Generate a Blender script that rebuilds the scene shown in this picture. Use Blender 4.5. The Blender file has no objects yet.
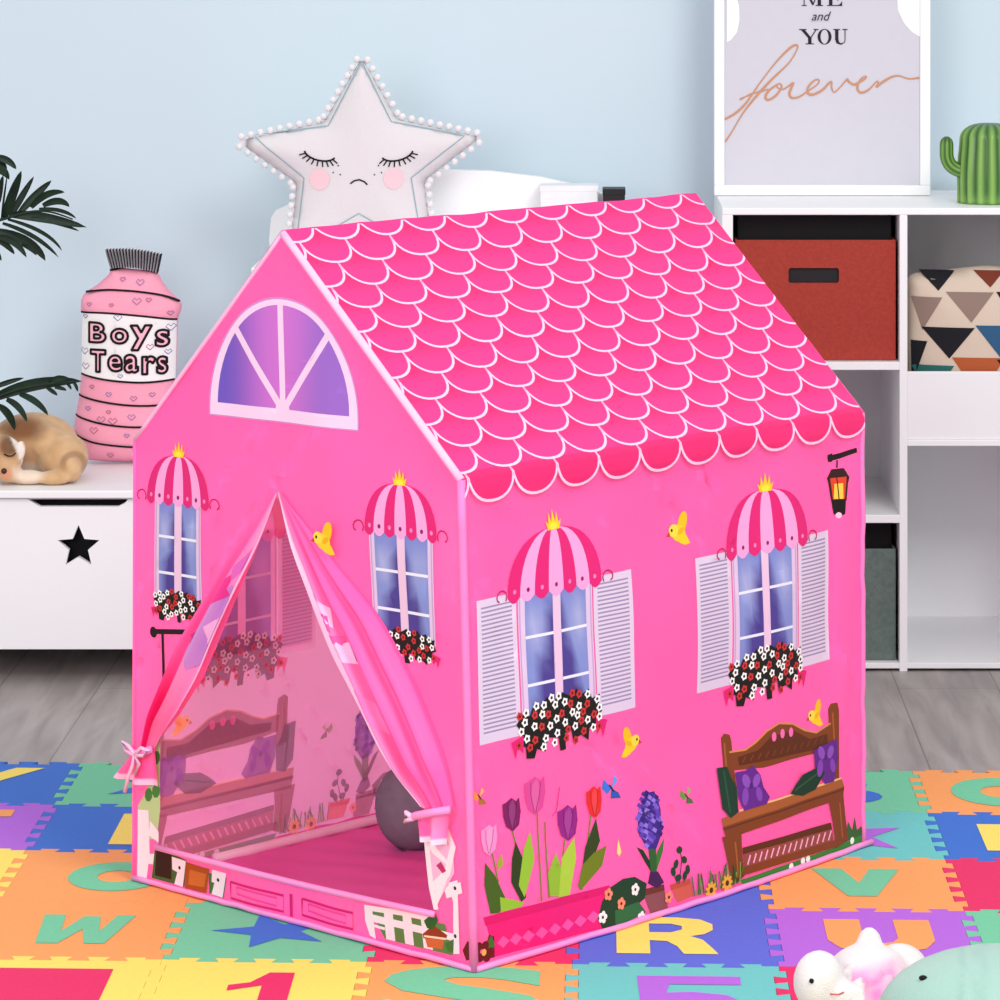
import bpy, bmesh, math, random
from mathutils import Vector, Matrix, noise
from mathutils.geometry import tessellate_polygon, delaunay_2d_cdt
random.seed(7)
PI = math.pi
SC = bpy.context.scene
COL = SC.collection
SC.view_settings.view_transform = 'Standard'
SC.view_settings.look = 'None'

# ------------------------------------------------------------------ camera
EYE = 1.4986; FPX = 3500.0; VX = 598.0; VY = -65.0
cd = bpy.data.cameras.new('camera'); cam = bpy.data.objects.new('camera', cd); COL.objects.link(cam)
cd.sensor_width = 36; cd.lens = 126; cd.shift_x = -0.098; cd.shift_y = -0.565
cd.clip_end = 60
cam.location = (0, 0, EYE); cam.rotation_euler = (PI/2, 0, 0)
SC.camera = cam

def proj(p): return (VX + FPX*p[0]/p[1], VY + FPX*(EYE-p[2])/p[1])
def at(px, py, d): return Vector(((px-VX)*d/FPX, d, EYE-(py-VY)*d/FPX))
def crop(x0, y0, s):
    return lambda pts: [(x0+x*s, y0+y*s) for x, y in pts]

# ------------------------------------------------------------------ colour / materials
def lin(c):
    return tuple((x/255/12.92) if x/255 <= .04045 else ((x/255+.055)/1.055)**2.4 for x in c[:3])
def mixc(a, b, t): return tuple(a[i]*(1-t)+b[i]*t for i in range(3))

def new_mat(name):
    m = bpy.data.materials.new(name); m.use_nodes = True
    nt = m.node_tree; b = nt.nodes['Principled BSDF']
    return m, nt, b
def mat(name, c, rough=.6, spec=.3, var=.04, scale=40, bump=0.0, bscale=200, metal=0, transl=0, stretch=None):
    m, nt, b = new_mat(name)
    tc = nt.nodes.new('ShaderNodeTexCoord'); src = tc.outputs['Object']
    if stretch:
        mp = nt.nodes.new('ShaderNodeMapping'); mp.inputs['Scale'].default_value = stretch
        nt.links.new(src, mp.inputs[0]); src = mp.outputs[0]
    n = nt.nodes.new('ShaderNodeTexNoise'); n.inputs['Scale'].default_value = scale; n.inputs['Detail'].default_value = 4
    nt.links.new(src, n.inputs['Vector'])
    r = nt.nodes.new('ShaderNodeValToRGB'); l = lin(c)
    r.color_ramp.elements[0].position = .3; r.color_ramp.elements[1].position = .7
    r.color_ramp.elements[0].color = (*[x*(1-var) for x in l], 1)
    r.color_ramp.elements[1].color = (*[min(1, x*(1+var)) for x in l], 1)
    nt.links.new(n.outputs['Fac'], r.inputs[0]); nt.links.new(r.outputs[0], b.inputs['Base Color'])
    b.inputs['Roughness'].default_value = rough; b.inputs['Specular IOR Level'].default_value = spec
    b.inputs['Metallic'].default_value = metal
    if bump:
        n2 = nt.nodes.new('ShaderNodeTexNoise'); n2.inputs['Scale'].default_value = bscale; n2.inputs['Detail'].default_value = 3
        nt.links.new(src, n2.inputs['Vector'])
        bp = nt.nodes.new('ShaderNodeBump'); bp.inputs['Strength'].default_value = bump; bp.inputs['Distance'].default_value = .01
        nt.links.new(n2.outputs['Fac'], bp.inputs['Height']); nt.links.new(bp.outputs[0], b.inputs['Normal'])
    if transl:
        t = nt.nodes.new('ShaderNodeBsdfTranslucent'); nt.links.new(r.outputs[0], t.inputs['Color'])
        sc_ = nt.nodes.new('ShaderNodeMixRGB'); sc_.blend_type = 'MULTIPLY'; sc_.inputs[0].default_value = 1; sc_.inputs[2].default_value = (transl, transl, transl, 1)
        lk = t.inputs['Color'].links[0].from_socket
        pl = nt.nodes.new('ShaderNodeMixRGB'); pl.inputs[0].default_value = .8; pl.inputs[2].default_value = (1, .8, .9, 1); nt.links.new(lk, pl.inputs[1])
        nt.links.new(pl.outputs[0], sc_.inputs[1]); nt.links.new(sc_.outputs[0], t.inputs['Color'])
        mx = nt.nodes.new('ShaderNodeAddShader'); out = nt.nodes['Material Output']
        nt.links.new(b.outputs[0], mx.inputs[0]); nt.links.new(t.outputs[0], mx.inputs[1]); nt.links.new(mx.outputs[0], out.inputs[0])
    return m
def mat_attr(name, rough=.6, spec=.25, transl=0, bump=0, bscale=300, sheen=0):
    m, nt, b = new_mat(name)
    a = nt.nodes.new('ShaderNodeAttribute'); a.attribute_name = 'Col'
    nt.links.new(a.outputs['Color'], b.inputs['Base Color'])
    b.inputs['Roughness'].default_value = rough; b.inputs['Specular IOR Level'].default_value = spec
    b.inputs['Sheen Weight'].default_value = sheen
    if bump:
        tc = nt.nodes.new('ShaderNodeTexCoord')
        n2 = nt.nodes.new('ShaderNodeTexNoise'); n2.inputs['Scale'].default_value = bscale; n2.inputs['Detail'].default_value = 3
        nt.links.new(tc.outputs['Object'], n2.inputs['Vector'])
        bp = nt.nodes.new('ShaderNodeBump'); bp.inputs['Strength'].default_value = bump; bp.inputs['Distance'].default_value = .01
        nt.links.new(n2.outputs['Fac'], bp.inputs['Height']); nt.links.new(bp.outputs[0], b.inputs['Normal'])
    if transl:
        t = nt.nodes.new('ShaderNodeBsdfTranslucent'); nt.links.new(a.outputs['Color'], t.inputs['Color'])
        sc_ = nt.nodes.new('ShaderNodeMixRGB'); sc_.blend_type = 'MULTIPLY'; sc_.inputs[0].default_value = 1; sc_.inputs[2].default_value = (transl, transl, transl, 1)
        lk = t.inputs['Color'].links[0].from_socket
        pl = nt.nodes.new('ShaderNodeMixRGB'); pl.inputs[0].default_value = .8; pl.inputs[2].default_value = (1, .8, .9, 1); nt.links.new(lk, pl.inputs[1])
        nt.links.new(pl.outputs[0], sc_.inputs[1]); nt.links.new(sc_.outputs[0], t.inputs['Color'])
        mx = nt.nodes.new('ShaderNodeAddShader'); out = nt.nodes['Material Output']
        nt.links.new(b.outputs[0], mx.inputs[0]); nt.links.new(t.outputs[0], mx.inputs[1]); nt.links.new(mx.outputs[0], out.inputs[0])
    return m

M_FAB_SHADED = mat('pink_fabric_shaded_side', (240, 80, 156), .5, .3, .015, 8, .35, 7, transl=.45)  # same cloth as the front; the side's shade is put into a darker pink
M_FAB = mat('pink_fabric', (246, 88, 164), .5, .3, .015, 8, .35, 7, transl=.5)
M_FABP = mat('pink_fabric_lining', (230, 106, 190), .5, .3, .02, 8, .3, 7, transl=.5)
M_FLOORSHEET = mat('floor_sheet_fabric', (242, 100, 178), .5, .3, .05, 6, .1, 30)
M_BIND = mat('light_pink_binding', (252, 148, 212), .5, .3, .03, 30, .1, 400)
M_BIND2 = mat('pale_binding', (252, 190, 228), .5, .3, .03, 30, .1, 400)
M_PRINT = mat_attr('printed_fabric', .55, .25)
M_PRINT_IN = mat_attr('printed_fabric_inside', .6, .2, .4)
M_ROOF = mat_attr('roof_fabric', .48, .3, .12)
M_WHITE = mat('white_lacquer', (246, 246, 248), .4, .35, .008, 5)
M_WHITE2 = mat('white_laminate', (243, 242, 245), .5, .3, .01, 5)
M_BLACK = mat('black_cutout', (14, 13, 16), .6, .2)
M_ATTR_PLUSH = mat_attr('plush_fur', .9, .1, 0, .35, 500, .3)
M_ATTR_FAB = mat_attr('printed_cushion_cloth', .75, .2, 0, .08, 400)
M_POM = mat('white_pompom_yarn', (246, 244, 246), .9, .1, .03, 200, .4, 900)
M_LEAF = mat('palm_leaf', (16, 40, 24), .5, .35, .5, 30)
M_STEM = mat('palm_stem', (44, 70, 30), .5, .3, .2, 30)

# ------------------------------------------------------------------ object helpers
def link(o, parent=None):
    COL.objects.link(o)
    if parent:
        o.parent = parent
        o.matrix_parent_inverse = WM[parent.name].inverted()
        WM[o.name] = WM[parent.name] @ WM[parent.name].inverted() @ Matrix.Identity(4)
    WM[o.name] = Matrix.Translation(o.location) if not parent else Matrix.Identity(4)
    return o
WM = {}
def tag(o, label=None, cat=None, group=None, kind=None):
    if label: o['label'] = label
    if cat: o['category'] = cat
    if group: o['group'] = group
    if kind: o['kind'] = kind
    return o
def empty(name, loc, label, cat, group=None):
    o = bpy.data.objects.new(name, None); o.location = loc; o.empty_display_size = .05
    link(o); return tag(o, label, cat, group)
def mesh_obj(name, verts, faces, m, parent=None, cols=None, smooth=False):
    me = bpy.data.meshes.new(name); me.from_pydata([tuple(v) for v in verts], [], faces)
    me.validate(); me.update()
    if cols is not None:
        at_ = me.color_attributes.new('Col', 'FLOAT_COLOR', 'POINT')
        at_.data.foreach_set('color', [x for c in cols for x in (*c[:3], 1.0)])
    if smooth: me.shade_smooth()
    me.materials.append(m)
    o = bpy.data.objects.new(name, me)
    return link(o, parent)
class G:
    """collects several shapes for ONE mesh"""
    def __init__(s): s.v = []; s.f = []; s.c = []
    def add(s, v, f, col=None):
        k = len(s.v); s.v += [Vector(p) for p in v]; s.f += [tuple(i+k for i in q) for q in f]
        s.c += [col or (1, 1, 1)]*len(v)
    def box(s, x0, x1, y0, y1, z0, z1, bev=0.0, col=None):
        if bev <= 0:
            v = [(x, y, z) for x in (x0, x1) for y in (y0, y1) for z in (z0, z1)]
            s.add(v, [(0, 1, 3, 2), (4, 6, 7, 5), (0, 4, 5, 1), (2, 3, 7, 6), (0, 2, 6, 4), (1, 5, 7, 3)], col); return
        bm = bmesh.new(); bmesh.ops.create_cube(bm, size=1)
        for q in bm.verts: q.co = ((x0+x1)/2+q.co.x*(x1-x0), (y0+y1)/2+q.co.y*(y1-y0), (z0+z1)/2+q.co.z*(z1-z0))
        bmesh.ops.bevel(bm, geom=bm.edges[:], offset=bev, segments=2, affect='EDGES', profile=.5)
        s.bm(bm, col)
    def bm(s, bm, col=None):
        bm.verts.index_update()
        s.add([q.co.copy() for q in bm.verts], [tuple(q.index for q in f.verts) for f in bm.faces], col); bm.free()
    def tube(s, pts, r, n=8, col=None, flat=1.0, cap=True, closed=False):
        pts = [Vector(p) for p in pts]; L = len(pts); v = []; f = []
        up = Vector((0, 0, 1))
        for i, p in enumerate(pts):
            a = pts[(i-1) % L] if (closed or i > 0) else p; b = pts[(i+1) % L] if (closed or i < L-1) else p
            t = (b-a)
            t = t.normalized() if t.length > 1e-9 else Vector((0, 1, 0))
            u = up if abs(t.dot(up)) < .95 else Vector((0, 1, 0))
            x = t.cross(u).normalized(); y = x.cross(t).normalized()
            rr = r(i/(L-1)) if callable(r) else r
            for k in range(n):
                an = 2*PI*k/n
                v.append(p + x*math.cos(an)*rr*flat + y*math.sin(an)*rr)
        m_ = L if closed else L-1
        for i in range(m_):
            for k in range(n):
                j = (i+1) % L
                f.append((i*n+k, i*n+(k+1) % n, j*n+(k+1) % n, j*n+k))
        if cap and not closed:
            f.append(tuple(range(n-1, -1, -1))); f.append(tuple((L-1)*n+k for k in range(n)))
        s.add(v, f, col)
    def prism(s, poly, y0, y1, col=None):       # polygon in x,z extruded along y
        tr = tessellate_polygon([[Vector((x, z, 0)) for x, z in poly]]); n = len(poly)
        v = [(x, y0, z) for x, z in poly] + [(x, y1, z) for x, z in poly]
        f = [tuple(t) for t in tr] + [tuple(n+i for i in reversed(t)) for t in tr]
        f += [(i, (i+1) % n, n+(i+1) % n, n+i) for i in range(n)]
        s.add(v, f, col)
    def build(s, name, m, parent=None, smooth=False, attr=False):
        return mesh_obj(name, s.v, s.f, m, parent, s.c if attr else None, smooth)
def fix_normals(o):
    bm = bmesh.new(); bm.from_mesh(o.data); bmesh.ops.recalc_face_normals(bm, faces=bm.faces); bm.to_mesh(o.data); bm.free(); return o
def box_obj(name, m, parent, dims, bev=.002):
    g = G(); g.box(*dims, bev); return g.build(name, m, parent)
def ball(name, c, r, m, parent, seg=16, scale=(1, 1, 1)):
    bm = bmesh.new(); bmesh.ops.create_uvsphere(bm, u_segments=seg, v_segments=seg//2+2, radius=r)
    for q in bm.verts: q.co = Vector((q.co.x*scale[0], q.co.y*scale[1], q.co.z*scale[2])) + Vector(c)
    g = G(); g.bm(bm); return g.build(name, m, parent, True)

# ------------------------------------------------------------------ print: polygons in a (u,v) sheet mapped to a curved surface
class Print:
    def __init__(s, f, h=.0006, step=.00003): s.f = f; s.p = []; s.h = h; s.step = step; s.tr = lambda q: q; s.tint = None
    def poly(s, pts, col, h=None, holes=None):
        if h is None: h = s.h; s.h += s.step
        loops = [[s.tr(q) for q in pts]] + [[s.tr(q) for q in hl] for hl in (holes or [])]
        if not callable(col):
            l = lin(col)
            if s.tint: l = mixc(l, lin(s.tint[0]), s.tint[1])
            s.p.append((loops, l, h))
        else: s.p.append((loops, col, h))
    def rect(s, x0, y0, x1, y1, col, h=None): s.poly([(x0, y0), (x1, y0), (x1, y1), (x0, y1)], col, h)
    def ell(s, cx, cy, rx, ry, col, rot=0, n=14, h=None):
        c, q = math.cos(rot), math.sin(rot)
        s.poly([(cx+rx*math.cos(t)*c-ry*math.sin(t)*q, cy+rx*math.cos(t)*q+ry*math.sin(t)*c) for t in [2*PI*i/n for i in range(n)]], col, h)
    def line(s, pts, w, col, h=None):
        pts = [Vector(p) for p in pts]; L = []; R = []
        for i, p in enumerate(pts):
            a = pts[max(0, i-1)]; b = pts[min(len(pts)-1, i+1)]; t = (b-a)
            t = t.normalized() if t.length > 1e-12 else Vector((1, 0)); nn = Vector((-t.y, t.x))*(w(i/(len(pts)-1)) if callable(w) else w)/2
            L.append(tuple(p+nn)); R.append(tuple(p-nn))
        if h is None: h = s.h; s.h += s.step
        for i in range(len(pts)-1): s.poly([L[i], L[i+1], R[i+1], R[i]], col, h+i*2e-6)
    def build(s, name, m, parent=None, gu=.02, gv=.02, clip=None, smooth=True, conf=False):
        V = []; F = []; C = []; cache = {}
        def node(i, j, h):
            k = (i, j, h)
            if k not in cache: cache[k] = s.f(i*gu, j*gv, h)
            return cache[k]
        def conform(u, v, h):            # same flat facets as the cloth below, so that layers never cross
            a, b = u/gu, v/gv; i, j = math.floor(a+1e-7), math.floor(b+1e-7); a -= i; b -= j
            if a+b <= 1: return node(i, j, h)*(1-a-b)+node(i+1, j, h)*a+node(i, j+1, h)*b
            return node(i+1, j+1, h)*(a+b-1)+node(i+1, j, h)*(1-b)+node(i, j+1, h)*(1-a)
        mapf = conform if conf else s.f
        for loops, col, h in s.p:
            flat = [q for l in loops for q in l]
            tr = tessellate_polygon([[Vector((q[0], q[1], 0)) for q in l] for l in loops])
            bm = bmesh.new(); vs = [bm.verts.new((q[0], q[1], 0)) for q in flat]
            for t in tr:
                try: bm.faces.new([vs[i] for i in t])
                except ValueError: pass
            us = [q[0] for q in flat]; ws = [q[1] for q in flat]
            def cut(co, no, **k): bmesh.ops.bisect_plane(bm, geom=bm.verts[:]+bm.edges[:]+bm.faces[:], plane_co=co, plane_no=no, dist=1e-7, **k)
            for k in range(math.floor(min(us)/gu)+1, math.ceil(max(us)/gu)): cut((k*gu, 0, 0), (1, 0, 0))
            for k in range(math.floor(min(ws)/gv)+1, math.ceil(max(ws)/gv)): cut((0, k*gv, 0), (0, 1, 0))
            if conf:
                dg_ = [q[0]/gu+q[1]/gv for q in flat]
                for k in range(math.floor(min(dg_))+1, math.ceil(max(dg_))): cut((k*gu, 0, 0), (1/gu, 1/gv, 0))
            if clip:
                cut((clip[0], 0, 0), (1, 0, 0), clear_inner=True); cut((clip[1], 0, 0), (1, 0, 0), clear_outer=True)
            bm.verts.index_update(); k0 = len(V)
            for q in bm.verts:
                V.append(mapf(q.co.x, q.co.y, h)); C.append(col(q.co.x, q.co.y) if callable(col) else col)
            F += [tuple(k0+q.index for q in f.verts) for f in bm.faces]
            bm.free()
        return mesh_obj(name, V, F, m, parent, C, smooth)

def text_tris(body, offset=0.0, shear=0.0):
    cu = bpy.data.curves.new('lettering', 'FONT'); cu.body = body; cu.offset = offset; cu.shear = shear; cu.resolution_u = 4
    o = bpy.data.objects.new('lettering', cu); COL.objects.link(o)
    dg = bpy.context.evaluated_depsgraph_get(); dg.update()
    me = bpy.data.meshes.new_from_object(o.evaluated_get(dg))
    vs = [(v.co.x, v.co.y) for v in me.vertices]; fs = [tuple(p.vertices) for p in me.polygons]
    bpy.data.objects.remove(o); bpy.data.curves.remove(cu); bpy.data.meshes.remove(me)
    return vs, fs
def text_polys(body, x0, y0, x1, y1, offset=0.0, shear=0.0):
    v0, _ = text_tris(body, 0, shear)
    a0 = min(v[0] for v in v0); a1 = max(v[0] for v in v0); b0 = min(v[1] for v in v0); b1 = max(v[1] for v in v0)
    vs, fs = text_tris(body, offset, shear)
    mp = [(x0+(x-a0)/(a1-a0)*(x1-x0), y0+(y-b0)/(b1-b0)*(y1-y0)) for x, y in vs]
    return [[mp[i] for i in f] for f in fs]

def blob(name, parts, m, parent, voxel, colf, smooth=4, base=None):
    """union of ellipsoids -> one continuous skin.  parts: (centre, radii, rotation z, rotation y)"""
    bm = bmesh.new()
    for p in parts:
        c, r = p[0], p[1]; rz = p[2] if len(p) > 2 else 0; ry = p[3] if len(p) > 3 else 0
        Mx = Matrix.Translation(c) @ Matrix.Rotation(rz, 4, 'Z') @ Matrix.Rotation(ry, 4, 'Y') @ Matrix.Diagonal((*r, 1))
        bmesh.ops.create_icosphere(bm, subdivisions=3, radius=1, matrix=Mx)
    me = bpy.data.meshes.new('tmp'); bm.to_mesh(me); bm.free()
    o = bpy.data.objects.new('tmp', me); COL.objects.link(o)
    r = o.modifiers.new('r', 'REMESH'); r.mode = 'VOXEL'; r.voxel_size = voxel
    sm = o.modifiers.new('s', 'SMOOTH'); sm.iterations = smooth; sm.factor = .5
    dg = bpy.context.evaluated_depsgraph_get(); dg.update()
    out = bpy.data.meshes.new_from_object(o.evaluated_get(dg))
    V = [v.co.copy() for v in out.vertices]; F = [tuple(p.vertices) for p in out.polygons]
    bpy.data.objects.remove(o); bpy.data.meshes.remove(me); bpy.data.meshes.remove(out)
    if base is not None:
        for v in V: v.z = max(v.z, base)
    return mesh_obj(name, V, F, m, parent, [colf(v) for v in V], True)

# ------------------------------------------------------------------ room shell
WALL_Y = 7.70; FZ = -.008
def structure(name, o): return tag(o, kind='structure')
m, nt, b = new_mat('pale_blue_paint')
tc = nt.nodes.new('ShaderNodeTexCoord'); n = nt.nodes.new('ShaderNodeTexNoise'); n.inputs['Scale'].default_value = 1.2
r = nt.nodes.new('ShaderNodeValToRGB'); r.color_ramp.elements[0].color = (*lin((203, 221, 231)), 1); r.color_ramp.elements[1].color = (*lin((211, 227, 236)), 1)
nt.links.new(tc.outputs['Object'], n.inputs['Vector']); nt.links.new(n.outputs[0], r.inputs[0]); nt.links.new(r.outputs[0], b.inputs['Base Color'])
b.inputs['Roughness'].default_value = .8; b.inputs['Specular IOR Level'].default_value = .15
M_WALL = m
g = G(); g.box(-3.2, 3.2, WALL_Y, WALL_Y+.1, FZ, 2.7); structure('w', g.build('wall_back', M_WALL))
m, nt, b = new_mat('grey_wood_planks')
tc = nt.nodes.new('ShaderNodeTexCoord'); mp = nt.nodes.new('ShaderNodeMapping'); mp.inputs['Scale'].default_value = (9, 1.0, 1)
nt.links.new(tc.outputs['Object'], mp.inputs[0])
n = nt.nodes.new('ShaderNodeTexNoise'); n.inputs['Scale'].default_value = 3; n.inputs['Detail'].default_value = 8; n.inputs['Distortion'].default_value = .6
nt.links.new(mp.outputs[0], n.inputs['Vector'])
r = nt.nodes.new('ShaderNodeValToRGB'); r.color_ramp.elements[0].position = .3; r.color_ramp.elements[1].position = .72
r.color_ramp.elements[0].color = (*lin((146, 138, 135)), 1); r.color_ramp.elements[1].color = (*lin((180, 173, 169)), 1)
nt.links.new(n.outputs['Fac'], r.inputs[0])
mp2 = nt.nodes.new('ShaderNodeMapping'); mp2.inputs['Rotation'].default_value = (0, 0, math.radians(90))
nt.links.new(tc.outputs['Object'], mp2.inputs[0])
bk = nt.nodes.new('ShaderNodeTexBrick'); bk.inputs['Scale'].default_value = 1; bk.inputs['Brick Width'].default_value = 1.4; bk.inputs['Row Height'].default_value = .2
bk.inputs['Mortar Size'].default_value = .0016; bk.inputs['Color1'].default_value = (1, 1, 1, 1); bk.inputs['Color2'].default_value = (.94, .94, .94, 1); bk.inputs['Mortar'].default_value = (.6, .58, .57, 1)
nt.links.new(mp2.outputs[0], bk.inputs['Vector'])
mu = nt.nodes.new('ShaderNodeMixRGB'); mu.blend_type = 'MULTIPLY'; mu.inputs[0].default_value = 1
nt.links.new(r.outputs[0], mu.inputs[1]); nt.links.new(bk.outputs['Color'], mu.inputs[2]); nt.links.new(mu.outputs[0], b.inputs['Base Color'])
b.inputs['Roughness'].default_value = .45
g = G(); g.box(-3.2, 3.2, 1.5, WALL_Y, FZ-.05, FZ); structure('f', g.build('floor', m))

# ------------------------------------------------------------------ alphabet foam mat
COLX = [-1.2375, -.9375, -.6375, -.3375, -.0375, .2625, .5625, .8625]
ROWY = [6.32, 6.02, 5.72, 5.42, 5.12, 4.82, 4.52]
TC = dict(orange=(246, 164, 98), blue=(64, 116, 206), indigo=(92, 110, 212), green=(116, 202, 160), purple=(178, 106, 218), yellow=(248, 224, 108),
          red=(226, 50, 104), teal=(108, 198, 194))
M_FOAM = {k: mat('foam_'+k, c, .75, .2, .03, 120, .12, 700) for k, c in TC.items()}
def teeth(n=9, t=.0095, mrg=.025, e=.0035, flip=1):
    """jigsaw edge along 0..0.3 : (distance, offset)"""
    pts = [(0, 0), (mrg, 0)]; Ls = (.3-2*mrg)/n
    sg = flip
    pts.append((mrg-e, sg*t)) if False else None
    pts[-1] = (mrg, 0)
    for i in range(n):
        s0 = mrg+i*Ls; s1 = s0+Ls
        pts.append((s0-(e if i else 0), sg*t)); pts.append((s1+(e if i < n-1 else 0), sg*t)); sg = -sg
    pts += [(.3-mrg, 0), (.3, 0)]
    return pts
TE = teeth()
def skew(x, y): return (x, y-.038*(x+.64))
GAP = .0004
def tile(ci, ri, colour, letter, lcol, label, box=(.18, .2), off=(0, 0)):
    x0, x1 = COLX[ci], COLX[ci+1]; y1, y0 = ROWY[ri], ROWY[ri+1]
    sg = 1 if (ci+ri) % 2 else -1
    P = []
    P += [(x0+d, y0+o+GAP) for d, o in TE[:-1]]                       # near edge, along +x
    P += [(x1+o-GAP, y0+d) for d, o in TE[:-1]]                       # right edge
    P += [(x1-.3+d, y1+o-GAP) for d, o in reversed(TE[1:])]           # far edge, -x
    P += [(x0+o+GAP, y0+d) for d, o in reversed(TE[1:])]              # left edge
    P = [skew(*q) for q in P]
    nP = len(P)
    v = [(x, y, 0) for x, y in P]+[(x, y, FZ) for x, y in P]
    f = [tuple(range(nP)), tuple(range(2*nP-1, nP-1, -1))]+[(i, nP+i, nP+(i+1) % nP, (i+1) % nP) for i in range(nP)]
    o = fix_normals(mesh_obj('foam_mat_tile', v, f, M_FOAM[colour]))
    tag(o, label, 'mat tile', 'interlocking foam tiles of the alphabet mat')
    if letter:
        cx, cy = (x0+x1)/2+off[0], (y0+y1)/2+off[1]; w, h = box
        pr = Print(lambda u, q, hh: Vector((*skew(u, q), hh)), .0008, 0)
        if letter == 'block': pr.rect(cx-w/2, cy-h/2, cx+w/2, cy+h/2, (0, 0, 0))
        elif letter == 'star':
            pr.poly([(cx+w/2*(1 if i % 2 == 0 else .42)*math.sin(i*PI/5+off_star.get((ci, ri), 0)), cy+h/2*(1 if i % 2 == 0 else .42)*math.cos(i*PI/5+off_star.get((ci, ri), 0))) for i in range(10)], (0, 0, 0))
        elif letter == 'O':
            pr.poly([(cx+w/2*math.cos(t), cy+h/2*math.sin(t)) for t in [2*PI*i/32 for i in range(32)]], (0, 0, 0),
                    holes=[[(cx+w*.2*math.cos(t), cy+h*.2*math.sin(t)) for t in [2*PI*i/32 for i in range(32)]]])
        elif letter == 'R':
            q = lambda l: [(cx-w/2+w*a, cy-h/2+h*c) for a, c in l]
            pr.poly(q([(0, 1), (.62, 1), (.85, .95), (.97, .82), (.97, .66), (.88, .54), (.74, .48), (.86, .38), (.93, .2), (1, 0), (.66, 0), (.6, .2), (.5, .34), (.33, .36), (.33, 0), (0, 0)]), (0, 0, 0), holes=[q([(.33, .82), (.55, .82), (.66, .76), (.66, .66), (.55, .58), (.33, .58)])])
        elif letter in LET:
            for pg in LET[letter]: pr.poly([(cx-w/2+w*a, cy-h/2+h*c) for a, c in pg], (0, 0, 0))
        else:
            for pg in text_polys(letter, cx-w/2, cy-h/2, cx+w/2, cy+h/2, .035): pr.poly(pg, (0, 0, 0))
        pr.build('letter_inset', M_FOAM[lcol], o, 1, 1, smooth=False)
off_star = {(2, 3): .94, (1, 0): PI/2, (5, 1): PI/3}
LET = {
 'W': [[(0, 1), (.23, 1), (.27, .42), (.44, .95), (.62, .95), (.68, .42), (.8, 1), (1, 1), (.8, 0), (.58, 0), (.49, .5), (.3, 0), (.06, 0)]],
 'V': [[(0, 1), (.34, 1), (.5, .48), (.66, 1), (1, 1), (.66, 0), (.34, 0)]],
 'U': [[(0, 1), (.34, 1), (.34, .42), (.4, .3), (.5, .27), (.6, .3), (.66, .42), (.66, 1), (1, 1), (1, .36), (.9, .12), (.68, 0), (.32, 0), (.1, .12), (0, .36)]],
 '1': [[(.0, .72), (.25, .78), (.45, 1), (.75, 1), (.75, .2), (1, .2), (1, 0), (.1, 0), (.1, .2), (.4, .2), (.4, .72), (.0, .6)]],
 '5': [[(.08, 1), (.95, 1), (.95, .82), (.35, .82), (.32, .64), (.55, .66), (.82, .6), (1, .4), (.97, .2), (.78, .03), (.5, -.02), (.18, .02), (0, .2), (.25, .27), (.4, .16), (.6, .17), (.72, .3), (.66, .43), (.5, .48), (.3, .43), (.1, .44)]],
}
tile(0, 0, 'blue', 'Y', 'yellow', 'blue foam tile with yellow letter at far left corner of the mat', (.15, .2))
tile(1, 0, 'green', 'star', 'blue', 'green foam tile with blue star at back edge left of tent', (.24, .22), (.03, -.01))
tile(5, 0, 'green', 'B', 'blue', 'green foam tile with blue letter beside right rear corner of tent', (.16, .17), (-.01, 0))
tile(6, 0, 'orange', 'O', 'green', 'orange foam tile with green O at back right of the mat', (.17, .2), (-.01, 0))
tile(0, 1, 'purple', 'T', 'orange', 'purple foam tile with orange letter at left edge of the photo', (.16, .2))
tile(1, 1, 'blue', 'block', 'yellow', 'blue foam tile with large yellow block left of tent corner', (.13, .2), (.045, -.01))
tile(5, 1, 'teal', 'star', 'purple', 'turquoise foam tile with purple star points beside right tent corner', (.23, .23), (-.005, -.01))
tile(6, 1, 'blue', 'block', 'yellow', 'blue foam tile with yellow block at right edge of the photo', (.15, .17), (.0, -.01))
tile(0, 2, 'yellow', None, None, 'plain yellow foam tile at left edge beside the orange O tile')
tile(1, 2, 'orange', 'O', 'green', 'orange foam tile with green O touching the left tent corner', (.155, .17), (.022, -.005))
tile(2, 2, 'orange', None, None, 'orange foam tile mostly under the front left of tent')
tile(4, 2, 'indigo', None, None, 'blue foam tile mostly under tent, above the yellow R tile')
tile(5, 2, 'orange', 'V', 'green', 'orange foam tile with green letter V right of tent', (.14, .16), (0, .005))
tile(6, 2, 'red', None, None, 'plain crimson foam tile at right edge of the photo')
tile(1, 3, 'orange', 'W', 'green', 'orange foam tile with green letter W at the lower left', (.14, .15), (.012, .0))
tile(2, 3, 'green', 'star', 'blue', 'green foam tile with blue star in front of tent door', (.19, .18), (0, 0))
tile(3, 3, 'red', None, None, 'crimson foam tile mostly under the nearest tent corner')
tile(4, 3, 'indigo', 'R', 'yellow', 'blue foam tile with yellow letter R beside tent side wall', (.15, .19), (-.01, 0))
tile(5, 3, 'purple', 'U', 'orange', 'purple foam tile with orange letter U behind the plush toys', (.16, .17), (.01, .01))
tile(6, 3, 'green', None, None, 'plain green foam tile behind the mint plush toy')
tile(1, 4, 'yellow', 'block', 'red', 'yellow foam tile with big red block at bottom left', (.165, .22), (.003, -.012))
tile(2, 4, 'yellow', '1', 'red', 'yellow foam tile with red number 1 at the bottom', (.12, .22), (.02, -.02))
tile(3, 4, 'orange', 'S', 'green', 'orange foam tile with green letter S in front of tent corner', (.2, .24), (0, 0))
tile(4, 4, 'teal', '5', 'purple', 'mint foam tile with purple number 5 at the bottom', (.17, .22), (.015, -.015))
tile(5, 4, 'red', None, None, 'crimson foam tile underneath the white plush lamb at the bottom')
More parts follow.
